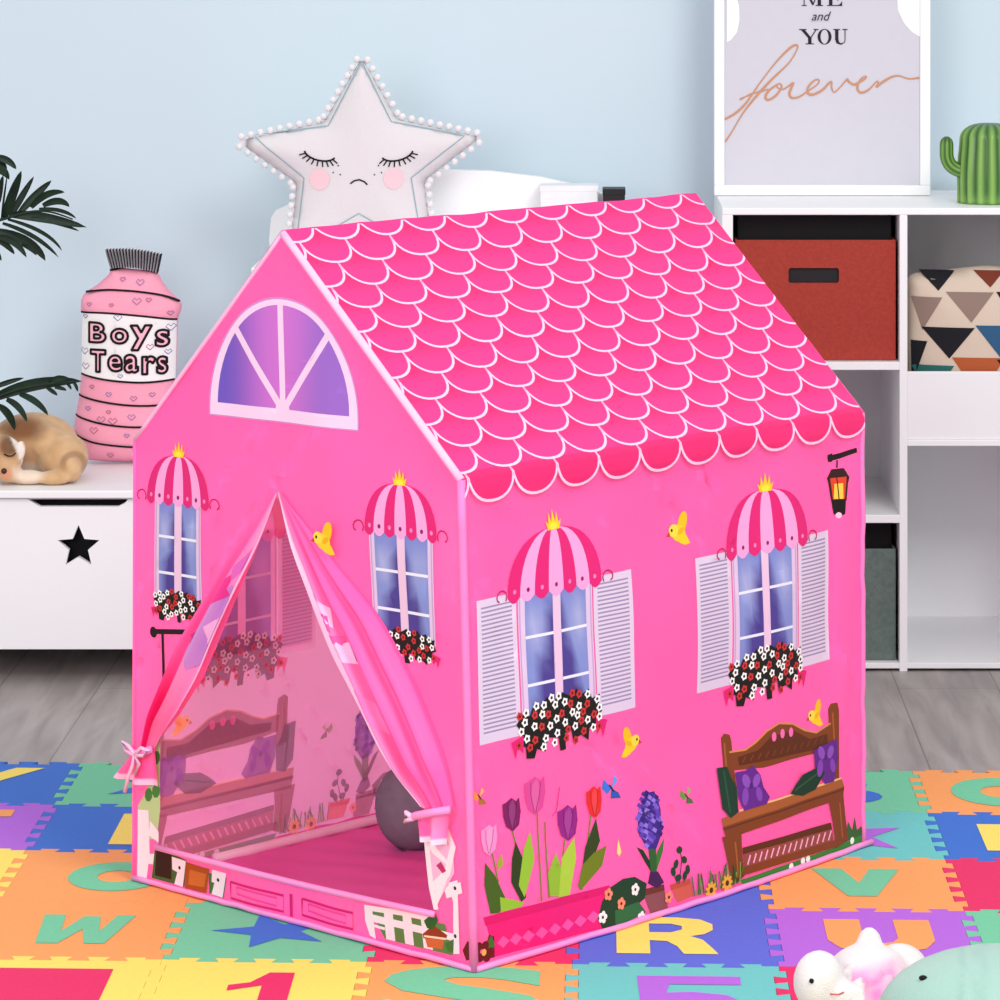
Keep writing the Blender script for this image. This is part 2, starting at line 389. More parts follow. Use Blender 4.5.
tile(6, 4, 'orange', None, None, 'orange foam tile hidden behind the mint plush whale')
tile(5, 5, 'yellow', None, None, 'yellow foam tile underneath the front of the mint whale')
tile(6, 5, 'blue', None, None, 'blue foam tile underneath the back of the mint whale')

# ------------------------------------------------------------------ the tent
def unit(deg): return Vector((math.cos(math.radians(deg)), math.sin(math.radians(deg)), 0))
DA, DB = unit(138.6), unit(48.6)
WF, WS, HE = .742, .930, .708
C0 = Vector((-.179, 5.055, .002)); L0 = C0+DA*WF; R0 = C0+DB*WS; B0 = L0+DB*WS
C1 = at(461, 480, C0.y); L1 = at(135, 440, L0.y); R1 = at(862, 412, R0.y); B1 = B0+Vector((0, 0, .708))
NR = Vector((DB.y, -DB.x, 0)); NFR = -DB
def sheet(A, B, A1, B1_, W, nrm, dsp):
    def f(u, v, h=0.0, d=True):
        s = u/W; t = v/HE
        p = (A*(1-s)+B*s)*(1-t)+(A1*(1-s)+B1_*s)*t
        return p+nrm*((dsp(u, v) if d else 0)+h)
    return f
def nz(x, y, s=0.0): return noise.noise(Vector((x, y, s)))
def sst(a, b, x):
    t = max(0, min(1, (x-a)/(b-a))); return t*t*(3-2*t)
def d_right(u, v):
    e = sst(0, .05, u)*sst(0, .04, WS-u)*sst(0, .07, HE-v)
    k = .007*nz(u*5, v*4, 1)+.005*nz(u*9+v*5, v*4-u*3, 5)
    k += .006*sst(.78, .9, u)*math.sin((u-.05*v)*75)*sst(.1, .3, v)*sst(.72, .6, v)     # vertical pulls near the rear corner
    k += .016*math.sin(PI*max(0, min(1, u/WS)))*sst(.3, 0, v)
    k += -.003*math.exp(-((v-.655+.06*nz(u*4, 0, 3))/.02)**2)
    return k*e
def d_front(u, v):
    e = sst(0, .04, u)*sst(0, .04, WF-u)
    return (.006*nz(u*5, v*4, 11)+.004*nz(u*12, v*5, 15))*e
def d_left(u, v): return .003*nz(u*5, v*4, 21)
PRW = sheet(C0, R0, C1, R1, WS, NR, d_right)
PFW = sheet(C0, L0, C1, L1, WF, NFR, d_front)
PLW = sheet(L0, B0, L1, B1, WS, NR, d_left)          # inside face of the far side wall (points at the camera)
PBW = sheet(R0, B0, R1, B1, WF, DB, lambda u, v: 0)
def inv(f, px, py):
    u, v = .35, .3
    for _ in range(12):
        a = proj(f(u, v, 0, False)); e = 1e-4
        b = proj(f(u+e, v, 0, False)); c = proj(f(u, v+e, 0, False))
        a11, a21 = (b[0]-a[0])/e, (b[1]-a[1])/e; a12, a22 = (c[0]-a[0])/e, (c[1]-a[1])/e
        dx, dy = px-a[0], py-a[1]; det = a11*a22-a12*a21
        u += (a22*dx-a12*dy)/det; v += (a11*dy-a21*dx)/det
    return (u, v)
def IR(pts): return [inv(PRW, *p) for p in pts]
def IF(pts): return [inv(PFW, *p) for p in pts]
def I1(f, x, y): return inv(f, x, y)

tent = empty('playhouse_tent', (C0+R0+L0+B0)/4, 'large pink fabric playhouse tent printed with windows, flowers and garden benches', 'play tent')
PINK = lin((255, 98, 176))
# --- walls
def sheet_obj(name, f, outline, m, holes=None, g=.02):
    pr = Print(f, 0, 0); pr.poly(outline, lambda u, v: (1, 1, 1), 0, holes)
    return pr.build(name, m, tent, g, g, conf=True)
uA, vA = inv(PFW, 283, 233)
APF = PFW(uA, vA, 0, False)
APB = at(695, 196, APF.y+DB.y*WS)
opening_px = [(279, 492), (300, 556), (321, 605), (342, 655), (368, 710), (396, 765), (424, 806), (426, 850), (436, 913), (365, 898), (262, 874), (157, 847), (157, 800), (156, 765), (158, 740), (180, 712), (202, 679), (220, 633), (241, 584), (260, 540)]
opening = IF(opening_px)
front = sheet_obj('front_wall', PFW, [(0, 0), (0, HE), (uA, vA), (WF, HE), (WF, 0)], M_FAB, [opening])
side = sheet_obj('side_wall', PRW, [(0, 0), (WS, 0), (WS, HE), (0, HE)], M_FAB_SHADED)
far = sheet_obj('side_wall', PLW, [(0, 0), (WS, 0), (WS, HE), (0, HE)], M_FABP)
bapex = (WF/2, 1.045)
back = sheet_obj('back_wall', PBW, [(0, 0), (WF, 0), (WF, HE), bapex, (0, HE)], M_FABP)
front['label'] = 'pink front wall with gable fan window and tied back door'
side['label'] = 'long pink side wall printed with two shuttered windows, tulips and a bench'
far['label'] = 'far side wall, its inner face seen through the door opening'
fs = G(); fs.add([C0+Vector((0, 0, .003)), R0+Vector((0, 0, .003)), B0+Vector((0, 0, .003)), L0+Vector((0, 0, .003))], [(0, 1, 2, 3)])
def floor_f(u, v, h=0, d=True): return C0+DA*u+DB*v+Vector((0, 0, .004+h+.003*abs(nz(u*7, v*4, 2))+.0025*math.sin((u*.4+v)*38)**2*sst(0, .1, u)))
pr = Print(floor_f, 0, 0); pr.poly([(0, 0), (WF, 0), (WF, WS), (0, WS)], lambda u, v: (1, 1, 1), 0); pr.build('floor_sheet', M_FLOORSHEET, tent, .03, .012)

# --- bindings
def bind(name, pts, r, m=M_BIND, flat=1.0, parent=tent):
    g = G(); g.tube(pts, r, 8, flat=flat); return g.build(name, m, parent, True)
def lerp_pts(a, b, n, wob=0, sd=0): return [a.lerp(b, i/n)+Vector((nz(i*.7, sd)*wob, nz(i*.7, sd+5)*wob, nz(i*.6, sd+9)*wob)) for i in range(n+1)]
M_EDGE = mat('pink_edge_binding', (250, 128, 196), .5, .3, .03, 30, .1, 400)
bind('edge_binding', lerp_pts(C0, C1, 10), .0065, M_EDGE)
bind('edge_binding', lerp_pts(R0, R1, 24, .004, 3), .0045, M_EDGE)
bind('edge_binding', lerp_pts(L0, L1, 10), .003, M_FAB)
bind('edge_binding', lerp_pts(APF, C1, 12), .006, M_BIND2)
bind('edge_binding', lerp_pts(APF, L1, 12), .0035, M_BIND2)
bind('edge_binding', lerp_pts(APB, R1, 12), .003, M_FAB)
bo = Vector((0, 0, .0036))
bind('hem_binding', [PRW(WS*1.02*i/24, 0, .004)+bo*.9+Vector((0, 0, .0012*nz(i*.7, 7))) for i in range(25)], .005)
bind('hem_binding', lerp_pts(C0+bo+NFR*.003, L0+bo+NFR*.002, 24, .0018, 8), .0045)
bind('base_rod', lerp_pts(at(214, 859, 5.63), at(214, 859, 5.63).lerp(at(394, 815, 5.90), 1.9), 8), .0085, mat('white_rod_sleeve', (255, 205, 228), .45, .3))
ob = [PFW(*q, .002) for q in opening]
strip = [PFW(*q, .004) for q in IF([(157, 847), (200, 858), (262, 873), (312, 886), (365, 898), (400, 906), (436, 914)])]
bind('door_sill_binding', strip, .005, M_BIND)

# --- roof
SL = (APF-C1).length
def roof_map(e0, e1, a0, a1, out, down_f, sgn):
    n = ((e1-e0).cross(a0-e0)).normalized()
    if n.z < 0: n = -n
    Sl = (a0-e0).length
    def f(u, s, h=0):
        t = u/WS
        rdg = a0.lerp(a1, t); ev = e0.lerp(e1, t)
        edge = sst(0, .05, u)*sst(0, .05, WS-u)
        dd = (.0045*nz(u*6, s*7, 31)+.004*nz(u*3+4, s*12, 35))*edge
        if s <= Sl:
            q = s/Sl
            p = rdg.lerp(ev, q)
            sag = -.004*math.sin(PI*q)*math.sin(PI*t)
            nn = (n+out*1.2*sst(Sl-.03, Sl, s)).normalized()
            return p+nn*(h+.002+dd+sag)+Vector((0, 0, .003*nz(u*14, 3)*(1-q)*edge))
        nn = (n+out*1.2+out*6*sst(0, .02, s-Sl)).normalized(); k = sst(0, .02, s-Sl)
        return ev+Vector((0, 0, -(s-Sl)))+nn*(h+.002+dd*(1-k))+out*k*(.0045+d_right(u, HE-(s-Sl))*sgn)
    return f, Sl
def make_roof(e0, e1, a0, a1, out, sgn):
    f, Sl = roof_map(e0, e1, a0, a1, out, None, sgn)
    W, RH, SH = .0925, .0468, .041
    pr = Print(f, 0, 0)
    rows = 12
    base = lin((244, 42, 126))
    pr.poly([(0, 0), (WS, 0), (WS, Sl), (0, Sl)], lambda u, v: base, 0)
    for k in range(rows):                                      # k = 0 is the scallop row hanging below the eave
        bot = Sl+.036-k*RH
        h0 = .0004+k*.00025
        for i in range(-1, 12):
            cx = .012+W*(i+.5)+(W/2 if k % 2 else 0)
            def U(hw, b, top): return [(cx-hw, top), (cx+hw, top)]+[(cx+hw*math.copysign(abs(math.cos(t))**.9, math.cos(t)), b-SH+SH*math.sin(t)**.92*(1-(W/2-hw)/SH)) for t in [PI*j/14 for j in range(0, 15)]]
            top = max(0.0, bot-SH-RH-.01)
            if k == 0: top = Sl-.012
            if bot < .01: continue
            U1 = [(x, max(0, y)) for x, y in U(W/2+.0021, bot, top)]; U2 = [(x, max(0, y)) for x, y in U(W/2-.0021, bot, top)]
            pr.poly(U1, (255, 200, 230), h0)
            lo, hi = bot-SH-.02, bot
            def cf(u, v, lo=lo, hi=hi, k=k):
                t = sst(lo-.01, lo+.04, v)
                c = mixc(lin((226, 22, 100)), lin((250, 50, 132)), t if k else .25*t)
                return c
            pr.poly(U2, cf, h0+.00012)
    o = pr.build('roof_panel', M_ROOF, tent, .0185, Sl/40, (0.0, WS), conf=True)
    return o
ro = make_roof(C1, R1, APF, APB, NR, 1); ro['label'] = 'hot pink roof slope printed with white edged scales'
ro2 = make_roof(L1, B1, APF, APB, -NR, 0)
bind('ridge_binding', [roof_map(C1, R1, APF, APB, NR, None, 1)[0](WS*i/30, 0, 0) for i in range(31)], .0035, mat('roof_ridge_fabric', (240, 50, 140), .5, .3))

# --- printed motifs
def crown(P, x, z, s=1.0):
    Y = (250, 205, 30)
    P.poly([(x-.015*s, z), (x+.015*s, z), (x+.021*s, z+.016*s), (x+.0135*s, z+.011*s), (x+.011*s, z+.03*s), (x+.005*s, z+.013*s), (x, z+.036*s), (x-.005*s, z+.013*s), (x-.011*s, z+.03*s), (x-.0135*s, z+.011*s), (x-.021*s, z+.016*s)], Y)
    P.ell(x, z+.006*s, .011*s, .006*s, (255, 228, 60))
def awning(P, x, z0, hw, ht):
    n = 7; hot = (228, 34, 118); pale = (250, 164, 218)
    def pt(a, t):        # a -1..1 across, t 0..1 up
        return (x+a*hw*math.cos(t*PI/2)**.75, z0+ht*math.sin(t*PI/2)+.006*(a*a)*(0))
    cuts = [-1, -.74, -.45, -.16, .16, .45, .74, 1]
    for i in range(n):
        a0, a1 = cuts[i], cuts[i+1]; T = [j/10 for j in range(11)]
        low = [(x+(a0+(a1-a0)*j/6)*hw, z0-.009*hw/.1*math.sin(PI*j/6)) for j in range(1, 6)]
        P.poly([pt(a0, t) for t in T]+[pt(a1, t) for t in reversed(T)]+list(reversed(low)), hot if i % 2 == 0 else pale)
    for i in range(n):
        a = (cuts[i]+cuts[i+1])/2
        P.ell(x+a*hw*.98, z0+.008, .0032, .0035, (150, 20, 90) if i % 2 else (255, 130, 190), n=8)
    for sg in (-1, 1):
        P.line([(x+sg*(hw+.002+.011*(1-math.cos(t))), z0+.004+.011*math.sin(t)*(1-.08*t)) for t in [k*.6 for k in range(-1, 8)]], .0024, (190, 30, 100))
def pane(P, x0, x1, z0, z1, side_):
    dark = lin((78, 62, 142)); lt = lin((132, 142, 204)); wht = lin((204, 198, 232))
    tint = P.tint
    def cf(u, v, f=P.back):
        x, z = f(u, v)
        t = (x-x0)/(x1-x0); q = (z-z0)/(z1-z0)
        if side_ > 0: t = 1-t
        edge = .12+1.0*q             # curtain edge, drawn in towards the outside
        k = 1-sst(edge-.12, edge+.12, t)
        c = mixc(dark, lt, k); c = mixc(c, wht, .55*math.exp(-((t-.35)/.25)**2-((q-.7)/.16)**2))
        c = mixc(c, lin((120, 120, 205)), .5*sst(.8, 1, q))
        if tint: c = mixc(c, lin(tint[0]), tint[1])
        return c
    P.poly([(x0, z0), (x1, z0), (x1, z1), (x0, z1)], cf)
def window_core(P, x, z0, z1, hw, fr=.014):
    P.rect(x-hw, z0, x+hw, z1, (226, 196, 226))
    P.rect(x-hw+.002, z0, x-hw+.005, z1, (200, 160, 208)); P.rect(x+hw-.005, z0, x+hw-.002, z1, (200, 160, 208))
    mw = .0085
    pane(P, x-hw+fr, x-mw, z0, z1, -1); pane(P, x+mw, x+hw-fr, z0, z1, 1)
    P.rect(x-mw+.0015, z0, x+mw-.0015, z1, (238, 196, 224))
    H = z1-z0
    for q in (.27, .63):
        for s in (-1, 1):
            xa, xb = (x-hw+fr, x-mw) if s < 0 else (x+mw, x+hw-fr)
            P.rect(xa, z0+H*q-.0022, xb, z0+H*q+.0022, (236, 232, 248))
def shutter(P, x0, x1, z0, z1):
    P.rect(x0, z0, x1, z1, (226, 204, 228))
    a0, a1, b0, b1 = x0+.009, x1-.009, z0+.011, z1-.011
    P.rect(a0, b0, a1, b1, (160, 142, 178))
    n = 30; hh = P.h; P.h += P.step
    for i in range(n):
        q = b0+(b1-b0)*i/n; P.rect(a0, q, a1, q+(b1-b0)/n*.58, (226, 206, 228), hh)
def flower_box(P, x, z, hw, hh, n, rnd, r=.0085):
    blk = (24, 22, 18)
    P.poly([(x+hw*a, z+hh*b) for a, b in [(-1, .25), (-.85, .55), (-.7, .45), (-.6, .8), (-.42, .7), (-.3, .95), (-.1, .8), (.05, 1), (.22, .82), (.4, 1), (.5, .75), (.68, .9), (.76, .55), (.95, .65), (.92, .3), (1, .05), (.86, -.1), (.9, -.5), (.7, -.45), (.68, -.85), (.5, -.6), (.3, -.7), (.26, -.35), (.1, -.4), (.12, -.95), (-.02, -.95), (-.05, -.5), (-.3, -.4), (-.36, -.85), (-.55, -.7), (-.6, -1), (-.78, -.95), (-.8, -.55), (-.97, -.45), (-.86, -.1)]], blk)
    P.poly([(x-hw*1.12, z-.3*hh), (x-hw*.85, z-.15*hh), (x-hw*.85, z-.75*hh), (x-hw*.98, z-.5*hh), (x-hw*1.02, z-.9*hh)], (232, 28, 120))
    P.poly([(x+hw*1.12, z-.3*hh), (x+hw*.85, z-.15*hh), (x+hw*.88, z-.75*hh), (x+hw*.98, z-.5*hh), (x+hw*1.02, z-.9*hh)], (232, 28, 120))
    pts = []; tries = 0
    while len(pts) < n and tries < 4000:
        tries += 1
        a, b = rnd.uniform(-.95, .95), rnd.uniform(-.8, .9)
        if b > .95-.5*abs(a)**2 or b < -.75+.4*abs(abs(a)-.4): continue
        p = (x+hw*a, z+hh*b)
        if all(math.hypot(p[0]-q[0], p[1]-q[1]) > r*1.75 for q in pts): pts.append(p)
    h0 = P.h; P.h += 4*P.step
    for i, (px, pz) in enumerate(pts):
        red = i % 5 in (1, 3)
        c1 = (206, 50, 52) if red else (252, 248, 244); c2 = (120, 20, 20) if red else (60, 40, 26)
        P.poly([(px+r*(1 if k % 2 else .72)*math.cos(k*PI/5), pz+r*(1 if k % 2 else .72)*math.sin(k*PI/5)) for k in range(10)], c1, h0)
        P.ell(px, pz, r*.36, r*.36, c2, n=8, h=h0+P.step)
def full_window(P, x, zo=0, hw=.079, shut=True, seed=1, dx=0):
    rnd = random.Random(seed)
    if shut:
        shutter(P, x-.168, x-.082, .321+zo, .53+zo); shutter(P, x+.082, x+.168, .321+zo, .53+zo)
    window_core(P, x, .338+zo, .533+zo, hw)
    awning(P, x+dx, .523+zo, .1, .092)
    crown(P, x+dx, .612+zo, .85)
    flower_box(P, x, .327+zo, .092, .044, 62, rnd, .0072)
def small_window(P, x, zo, hw, seed, hwa=.075):
    rnd = random.Random(seed)
    window_core(P, x, .46+zo, .62+zo, hw, .011)
    awning(P, x, .617+zo, hwa, .074); crown(P, x, .689+zo, .72)
    flower_box(P, x, .452+zo, hw+.002, .026, 32, rnd, .0056)
def bird(P, pts3, flip=1):
    """small yellow bird from three canonical numbers x,z,scale"""
    x, z, s = pts3; Y = (252, 206, 40); f = flip
    P.ell(x+f*.2*s, z+.2*s, .2*s, .36*s, (244, 192, 30), -.35*f)
    P.poly([(x+f*.1*s, z-.05*s), (x+f*.36*s, z-.2*s), (x+f*.52*s, z-.46*s), (x+f*.3*s, z-.5*s), (x+f*.02*s, z-.4*s)], Y)
    P.ell(x+f*.0*s, z-.1*s, .34*s, .26*s, Y, -.4*f)
    P.ell(x-f*.22*s, z+.0*s, .22*s, .2*s, (255, 218, 70))
    P.poly([(x-f*.42*s, z-.0*s), (x-f*.58*s, z-.14*s), (x-f*.38*s, z-.16*s)], (196, 70, 30))
    P.ell(x-f*.3*s, z+.02*s, .05*s, .055*s, (40, 20, 10), n=8)
    P.ell(x+f*.12*s, z-.05*s, .16*s, .09*s, (240, 178, 20), .5*f)

def motif(f, parent, name, draw, h=.0008, tr=None, tint=None, back_=None):
    P = Print(f, h); P.back = (lambda u, v: back_((u, v))) if back_ else (lambda u, v: (u, v))
    if tr: P.tr = tr
    P.tint = tint
    draw(P); return P.build(name, M_PRINT_IN if tint else M_PRINT, parent, .02, .02, conf=True, clip=(0, WF if parent.name.startswith('front') else WS))

CS = crop(440, 690, .3); CB = crop(680, 690, .32); CW2 = crop(650, 420, .3)
def draw_tulips(P):
    q = lambda pts: IR(CS(pts))
    P.poly(q([(148, 765), (540, 652), (522, 788), (178, 888)]), (242, 26, 118))
    P.poly(q([(142, 758), (546, 646), (546, 672), (150, 786)]), (226, 18, 106))
    for x, y in [(205, 838), (245, 828), (285, 818), (327, 806), (369, 793), (411, 779), (452, 766), (492, 752)]:
        P.poly(q([(x-20, y+5), (x, y-20), (x+20, y-5), (x, y+20)]), (250, 84, 164))
    leafs = [((70, 96, 24), [(150, 575), (185, 620), (215, 690), (195, 742), (165, 745), (147, 650)]), ((150, 190, 50), [(198, 690), (275, 705), (262, 722), (200, 740)]),
             ((160, 176, 40), [(205, 545), (210, 580), (195, 600), (190, 580)]),
             ((46, 62, 20), [(250, 505), (272, 560), (280, 690), (265, 705), (235, 640), (238, 560)]), ((152, 192, 52), [(298, 470), (310, 560), (275, 690), (258, 650), (275, 530)]),
             ((150, 186, 50), [(352, 610), (382, 540), (400, 600), (392, 686), (355, 684)]), ((176, 204, 62), [(442, 490), (446, 560), (420, 680), (384, 688), (400, 560)]),
             ((50, 66, 22), [(512, 425), (522, 500), (485, 590), (462, 600), (475, 520)]), ((112, 124, 24), [(542, 515), (525, 580), (455, 665), (448, 650), (465, 580), (500, 540)])]
    for a, b in [((175, 545), (195, 640)), ((240, 470), (262, 560)), ((325, 410), (328, 702)), ((350, 440), (352, 692)), ((412, 500), (400, 600)), ((496, 415), (460, 662))]:
        P.line(q([a, b]), .0028, (120, 128, 40))
    for c, pts in leafs: P.poly(q(pts), c)
    for x, y, w, h, c in [(162, 500, 56, 104, (255, 146, 206)), (237, 415, 62, 112, (128, 26, 96)), (314, 352, 68, 128, (226, 74, 152)), (420, 442, 64, 120, (152, 34, 130)), (506, 372, 52, 106, (238, 40, 40))]:
        d = mixc(c, (40, 0, 30), .25); l = mixc(c, (255, 200, 220), .18)
        P.poly(q([(x-w*.5, y-h*.3), (x-w*.3, y-h*.36), (x, y-h*.5), (x+w*.25, y-h*.4), (x+w*.42, y-h*.52), (x+w*.5, y-h*.1), (x+w*.4, y+h*.3), (x+w*.05, y+h*.5), (x-w*.3, y+h*.36), (x-w*.46, y+h*.05)]), c)
        P.poly(q([(x-w*.12, y-h*.28), (x+w*.08, y-h*.46), (x+w*.24, y-h*.2), (x+w*.2, y+h*.25), (x+w*.03, y+h*.46), (x-w*.16, y+h*.1)]), l)
        P.line(q([(x+w*.26, y-h*.36), (x+w*.22, y), (x+w*.06, y+h*.44)]), .0022, d)
        P.line(q([(x-w*.2, y-h*.34), (x-w*.18, y), (x, y+h*.44)]), .0018, d)
    P.line(q([(392, 322), (385, 400), (372, 420)]), .002, (214, 60, 150))
def draw_hyacinth(P):
    q = lambda pts: IR(CS(pts)); rnd = random.Random(3)
    P.poly(q([(640, 520), (660, 530), (692, 590), (690, 615), (665, 570)]), (30, 54, 30)); P.poly(q([(728, 488), (722, 530), (695, 610), (684, 600), (705, 530)]), (60, 120, 50))
    P.poly(q([(675, 510), (700, 510), (700, 610), (682, 610)]), (46, 96, 44)); P.poly(q([(672, 640), (680, 600), (704, 600), (722, 635), (700, 655)]), (70, 30, 80))
    P.poly(q([(678, 340), (705, 335), (722, 390), (722, 470), (700, 525), (672, 525), (645, 470), (648, 400)]), (62, 38, 130))
    h0 = P.h; P.h += 3*P.step
    for i in range(70):
        t = rnd.uniform(0, 2*PI); rr = math.sqrt(rnd.random())
        cx, cy = 685+40*rr*math.cos(t), 430+96*rr*math.sin(t)
        c = [(96, 62, 176), (124, 92, 204), (54, 30, 116), (150, 120, 222)][i % 4]
        P.poly(q([(cx-9, cy), (cx-2, cy-11), (cx+9, cy-3), (cx+4, cy+9)]), c, h0+(i % 3)*P.step)
def draw_pots(P):
    q = lambda pts: IR(CS(pts)); rnd = random.Random(9)
    P.poly(q([(655, 672), (722, 655), (735, 720), (680, 742)]), (140, 78, 84)); P.poly(q([(648, 662), (722, 642), (724, 662), (652, 684)]), (112, 50, 40))
    P.poly(q([(745, 650), (808, 630), (818, 680), (765, 702)]), (224, 98, 76)); P.poly(q([(740, 644), (806, 622), (808, 640), (745, 662)]), (206, 80, 60))
    for a in [[(770, 640), (782, 560), (776, 515)], [(765, 640), (752, 600)], [(785, 635), (800, 600)]]: P.line(q(a), .002, (30, 60, 30))
    for x, y in [(776, 528), (790, 560), (752, 600), (762, 575), (800, 592), (768, 620), (790, 612)]: P.ell(*IR(CS([(x, y)]))[0], .0055, .0075, (28, 66, 40), rnd.uniform(0, 3), 10)
    P.poly(q([(505, 755), (520, 700), (545, 655), (590, 625), (630, 618), (668, 640), (660, 690), (600, 740), (560, 790), (520, 795)]), (28, 62, 36))
    P.poly(q([(560, 730), (640, 700), (665, 735), (560, 786)]), (44, 104, 60))
    for x, y, c in [(630, 660, 0), (520, 752, 0), (648, 752, 0), (540, 676, 1), (580, 706, 1), (735, 684, 1)]:
        cx, cy = IR(CS([(x, y)]))[0]
        cc = (250, 240, 240) if c == 0 else (246, 140, 110)
        for k in range(5): P.ell(cx+.0055*math.cos(k*2*PI/5), cy+.0055*math.sin(k*2*PI/5), .0042, .0042, cc, n=8)
        P.ell(cx, cy, .0026, .0026, (90, 30, 40), n=8)
    for i in range(26):
        x = 820+i*6; y = 680-(i*6)*.3
        P.line(q([(x, y), (x+rnd.uniform(-12, 22), y-rnd.uniform(40, 85))]), .0028, [(60, 120, 50), (130, 160, 70), (40, 90, 40)][i % 3])
    for x, y in [(872, 660), (925, 636)]:
        cx, cy = IR(CS([(x, y)]))[0]
        for k in range(9): P.ell(cx+.0085*math.cos(k*2*PI/9), cy+.0085*math.sin(k*2*PI/9), .0055, .003, (250, 176, 60), k*2*PI/9, 8)
        P.ell(cx, cy, .0045, .0045, (96, 40, 16), n=10)
    for x, y in [(860, 668), (905, 650)]: pass
def draw_bench(P):
    q = lambda pts: IR(CB(pts))
    B1c, B2, B3, HI = (126, 62, 28), (92, 42, 18), (166, 92, 46), (206, 142, 84)
    P.poly(q([(165, 588), (480, 488), (575, 448), (590, 470), (172, 604)]), (52, 132, 50))
    P.poly(q([(516, 445), (522, 410), (536, 438), (545, 395), (552, 438), (566, 424), (570, 452), (520, 470)]), (60, 96, 44))
    for x, y in [(330, 548), (368, 530), (385, 524), (535, 470)]: P.ell(*q([(x, y)])[0], .006, .006, (250, 246, 240), n=8)
    P.poly(q([(128, 150), (138, 136), (156, 140), (160, 160), (166, 300), (132, 300)]), B1c)                       # posts
    P.poly(q([(462, 60), (470, 42), (486, 38), (490, 62), (492, 290), (468, 300)]), B1c)
    P.line(q([(138, 165), (140, 260)]), .004, B3); P.line(q([(474, 70), (478, 180)]), .003, B3)
    P.poly(q([(152, 196), (200, 188), (228, 165), (262, 128), (300, 104), (345, 106), (382, 126), (420, 134), (468, 106), (472, 186), (405, 198), (330, 216), (250, 240), (160, 250)]), B1c)
    P.poly(q([(176, 210), (235, 186), (275, 142), (345, 124), (400, 152), (456, 136), (458, 176), (330, 202), (180, 236)]), B2)
    P.line(q([(152, 194), (200, 186), (228, 163), (262, 126), (300, 102), (345, 104), (382, 124), (420, 132), (468, 104)]), .003, HI)
    for x, y in [(283, 144), (310, 134), (338, 130)]: P.ell(*q([(x, y)])[0], .0058, .0075, (255, 110, 180), n=12)
    for i in range(12): P.line(q([(190+i*22, 226-i*5.6), (200+i*22, 206-i*5.6)]), .0024, B1c)
    P.poly(q([(112, 398), (170, 380), (330, 328), (500, 276), (509, 302), (118, 430)]), B3)                        # seat
    P.line(q([(170, 374), (330, 326), (498, 274)]), .003, (236, 190, 130))
    P.poly(q([(114, 424), (509, 300), (504, 334), (124, 462)]), B1c)
    P.line(q([(116, 432), (508, 308)]), .0025, B2)
    P.poly(q([(110, 455), (172, 440), (170, 500), (176, 575), (140, 605), (128, 560), (118, 500)]), B1c)           # legs
    P.poly(q([(455, 345), (505, 325), (512, 400), (520, 468), (478, 492), (470, 420)]), B1c)
    P.line(q([(150, 470), (156, 580)]), .004, B3); P.line(q([(492, 350), (500, 460)]), .003, B3)
    P.poly(q([(172, 488), (462, 412), (466, 432), (172, 508)]), B2)
    P.poly(q([(174, 508), (466, 432), (470, 470), (176, 552)]), (150, 72, 66))
    for i in range(15):
        x = 186+i*19; y = 540-i*5.2; P.line(q([(x, y), (x+10, y-30)]), .0034, (250, 176, 214))
    P.poly(q([(168, 550), (478, 466), (482, 486), (168, 574)]), B1c)
    # cushions
    P.poly(q([(107, 242), (140, 238), (150, 270), (166, 300), (166, 378), (140, 396), (116, 368)]), (22, 58, 40)); P.line(q([(128, 250), (140, 380)]), .004, (36, 82, 58))
    P.poly(q([(164, 256), (196, 250), (218, 234), (238, 262), (246, 300), (264, 330), (254, 352), (184, 374), (168, 330)]), (98, 38, 138))
    P.poly(q([(408, 186), (438, 172), (484, 152), (486, 210), (472, 284), (442, 292), (410, 240)]), (98, 38, 138))
    P.poly(q([(330, 322), (350, 290), (372, 262), (424, 236), (442, 256), (412, 308), (372, 328)]), (20, 56, 38)); P.line(q([(345, 312), (400, 272), (430, 250)]), .003, (38, 86, 60))
    for ox, oy in [(0, 0), (236, -88)]:
        P.ell(*q([(196+ox, 282+oy)])[0], .0085, .012, (140, 78, 184), .6); P.ell(*q([(226+ox, 280+oy)])[0], .008, .011, (140, 78, 184), -.6)
        P.ell(*q([(190+ox, 330+oy)])[0], .008, .014, (132, 68, 176), -.2); P.ell(*q([(232+ox, 322+oy)])[0], .007, .012, (132, 68, 176), .3); P.ell(*q([(210+ox, 296+oy)])[0], .004, .005, (80, 28, 116))
def draw_bench_bird(P): bird(P, (*IR(CB([(418, 76)]))[0], .042), 1)
def draw_flyer(P, x, y, s, fl):
    cx, cz = IR(CS([(x, y)]))[0]
    c = {1: (60, 120, 220), 2: (110, 150, 60), 3: (250, 150, 50), 4: (255, 226, 130)}[fl]
    if fl == 4: P.poly([(cx-.25*s, cz-.3*s), (cx, cz-.6*s), (cx+.25*s, cz-.3*s), (cx+.1*s, cz+.3*s), (cx, cz+.7*s), (cx-.15*s, cz+.2*s)], c); return
    P.poly([(cx, cz), (cx-.55*s, cz+.55*s), (cx-.7*s, cz+.1*s), (cx-.3*s, cz-.25*s)], c)
    P.poly([(cx, cz), (cx+.5*s, cz-.3*s), (cx+.65*s, cz-.6*s), (cx-.1*s, cz-.5*s)], mixc(c, (10, 20, 60), .3))
    P.poly([(cx, cz), (cx+.2*s, cz+.6*s), (cx+.5*s, cz+.3*s)], mixc(c, (255, 255, 255), .25))
    P.ell(cx, cz, .06*s, .3*s, (30, 30, 50), .7, 8)
FLY = [(566, 326, .03, 1), (815, 352, .022, 2), (130, 356, .022, 3), (583, 525, .02, 4)]
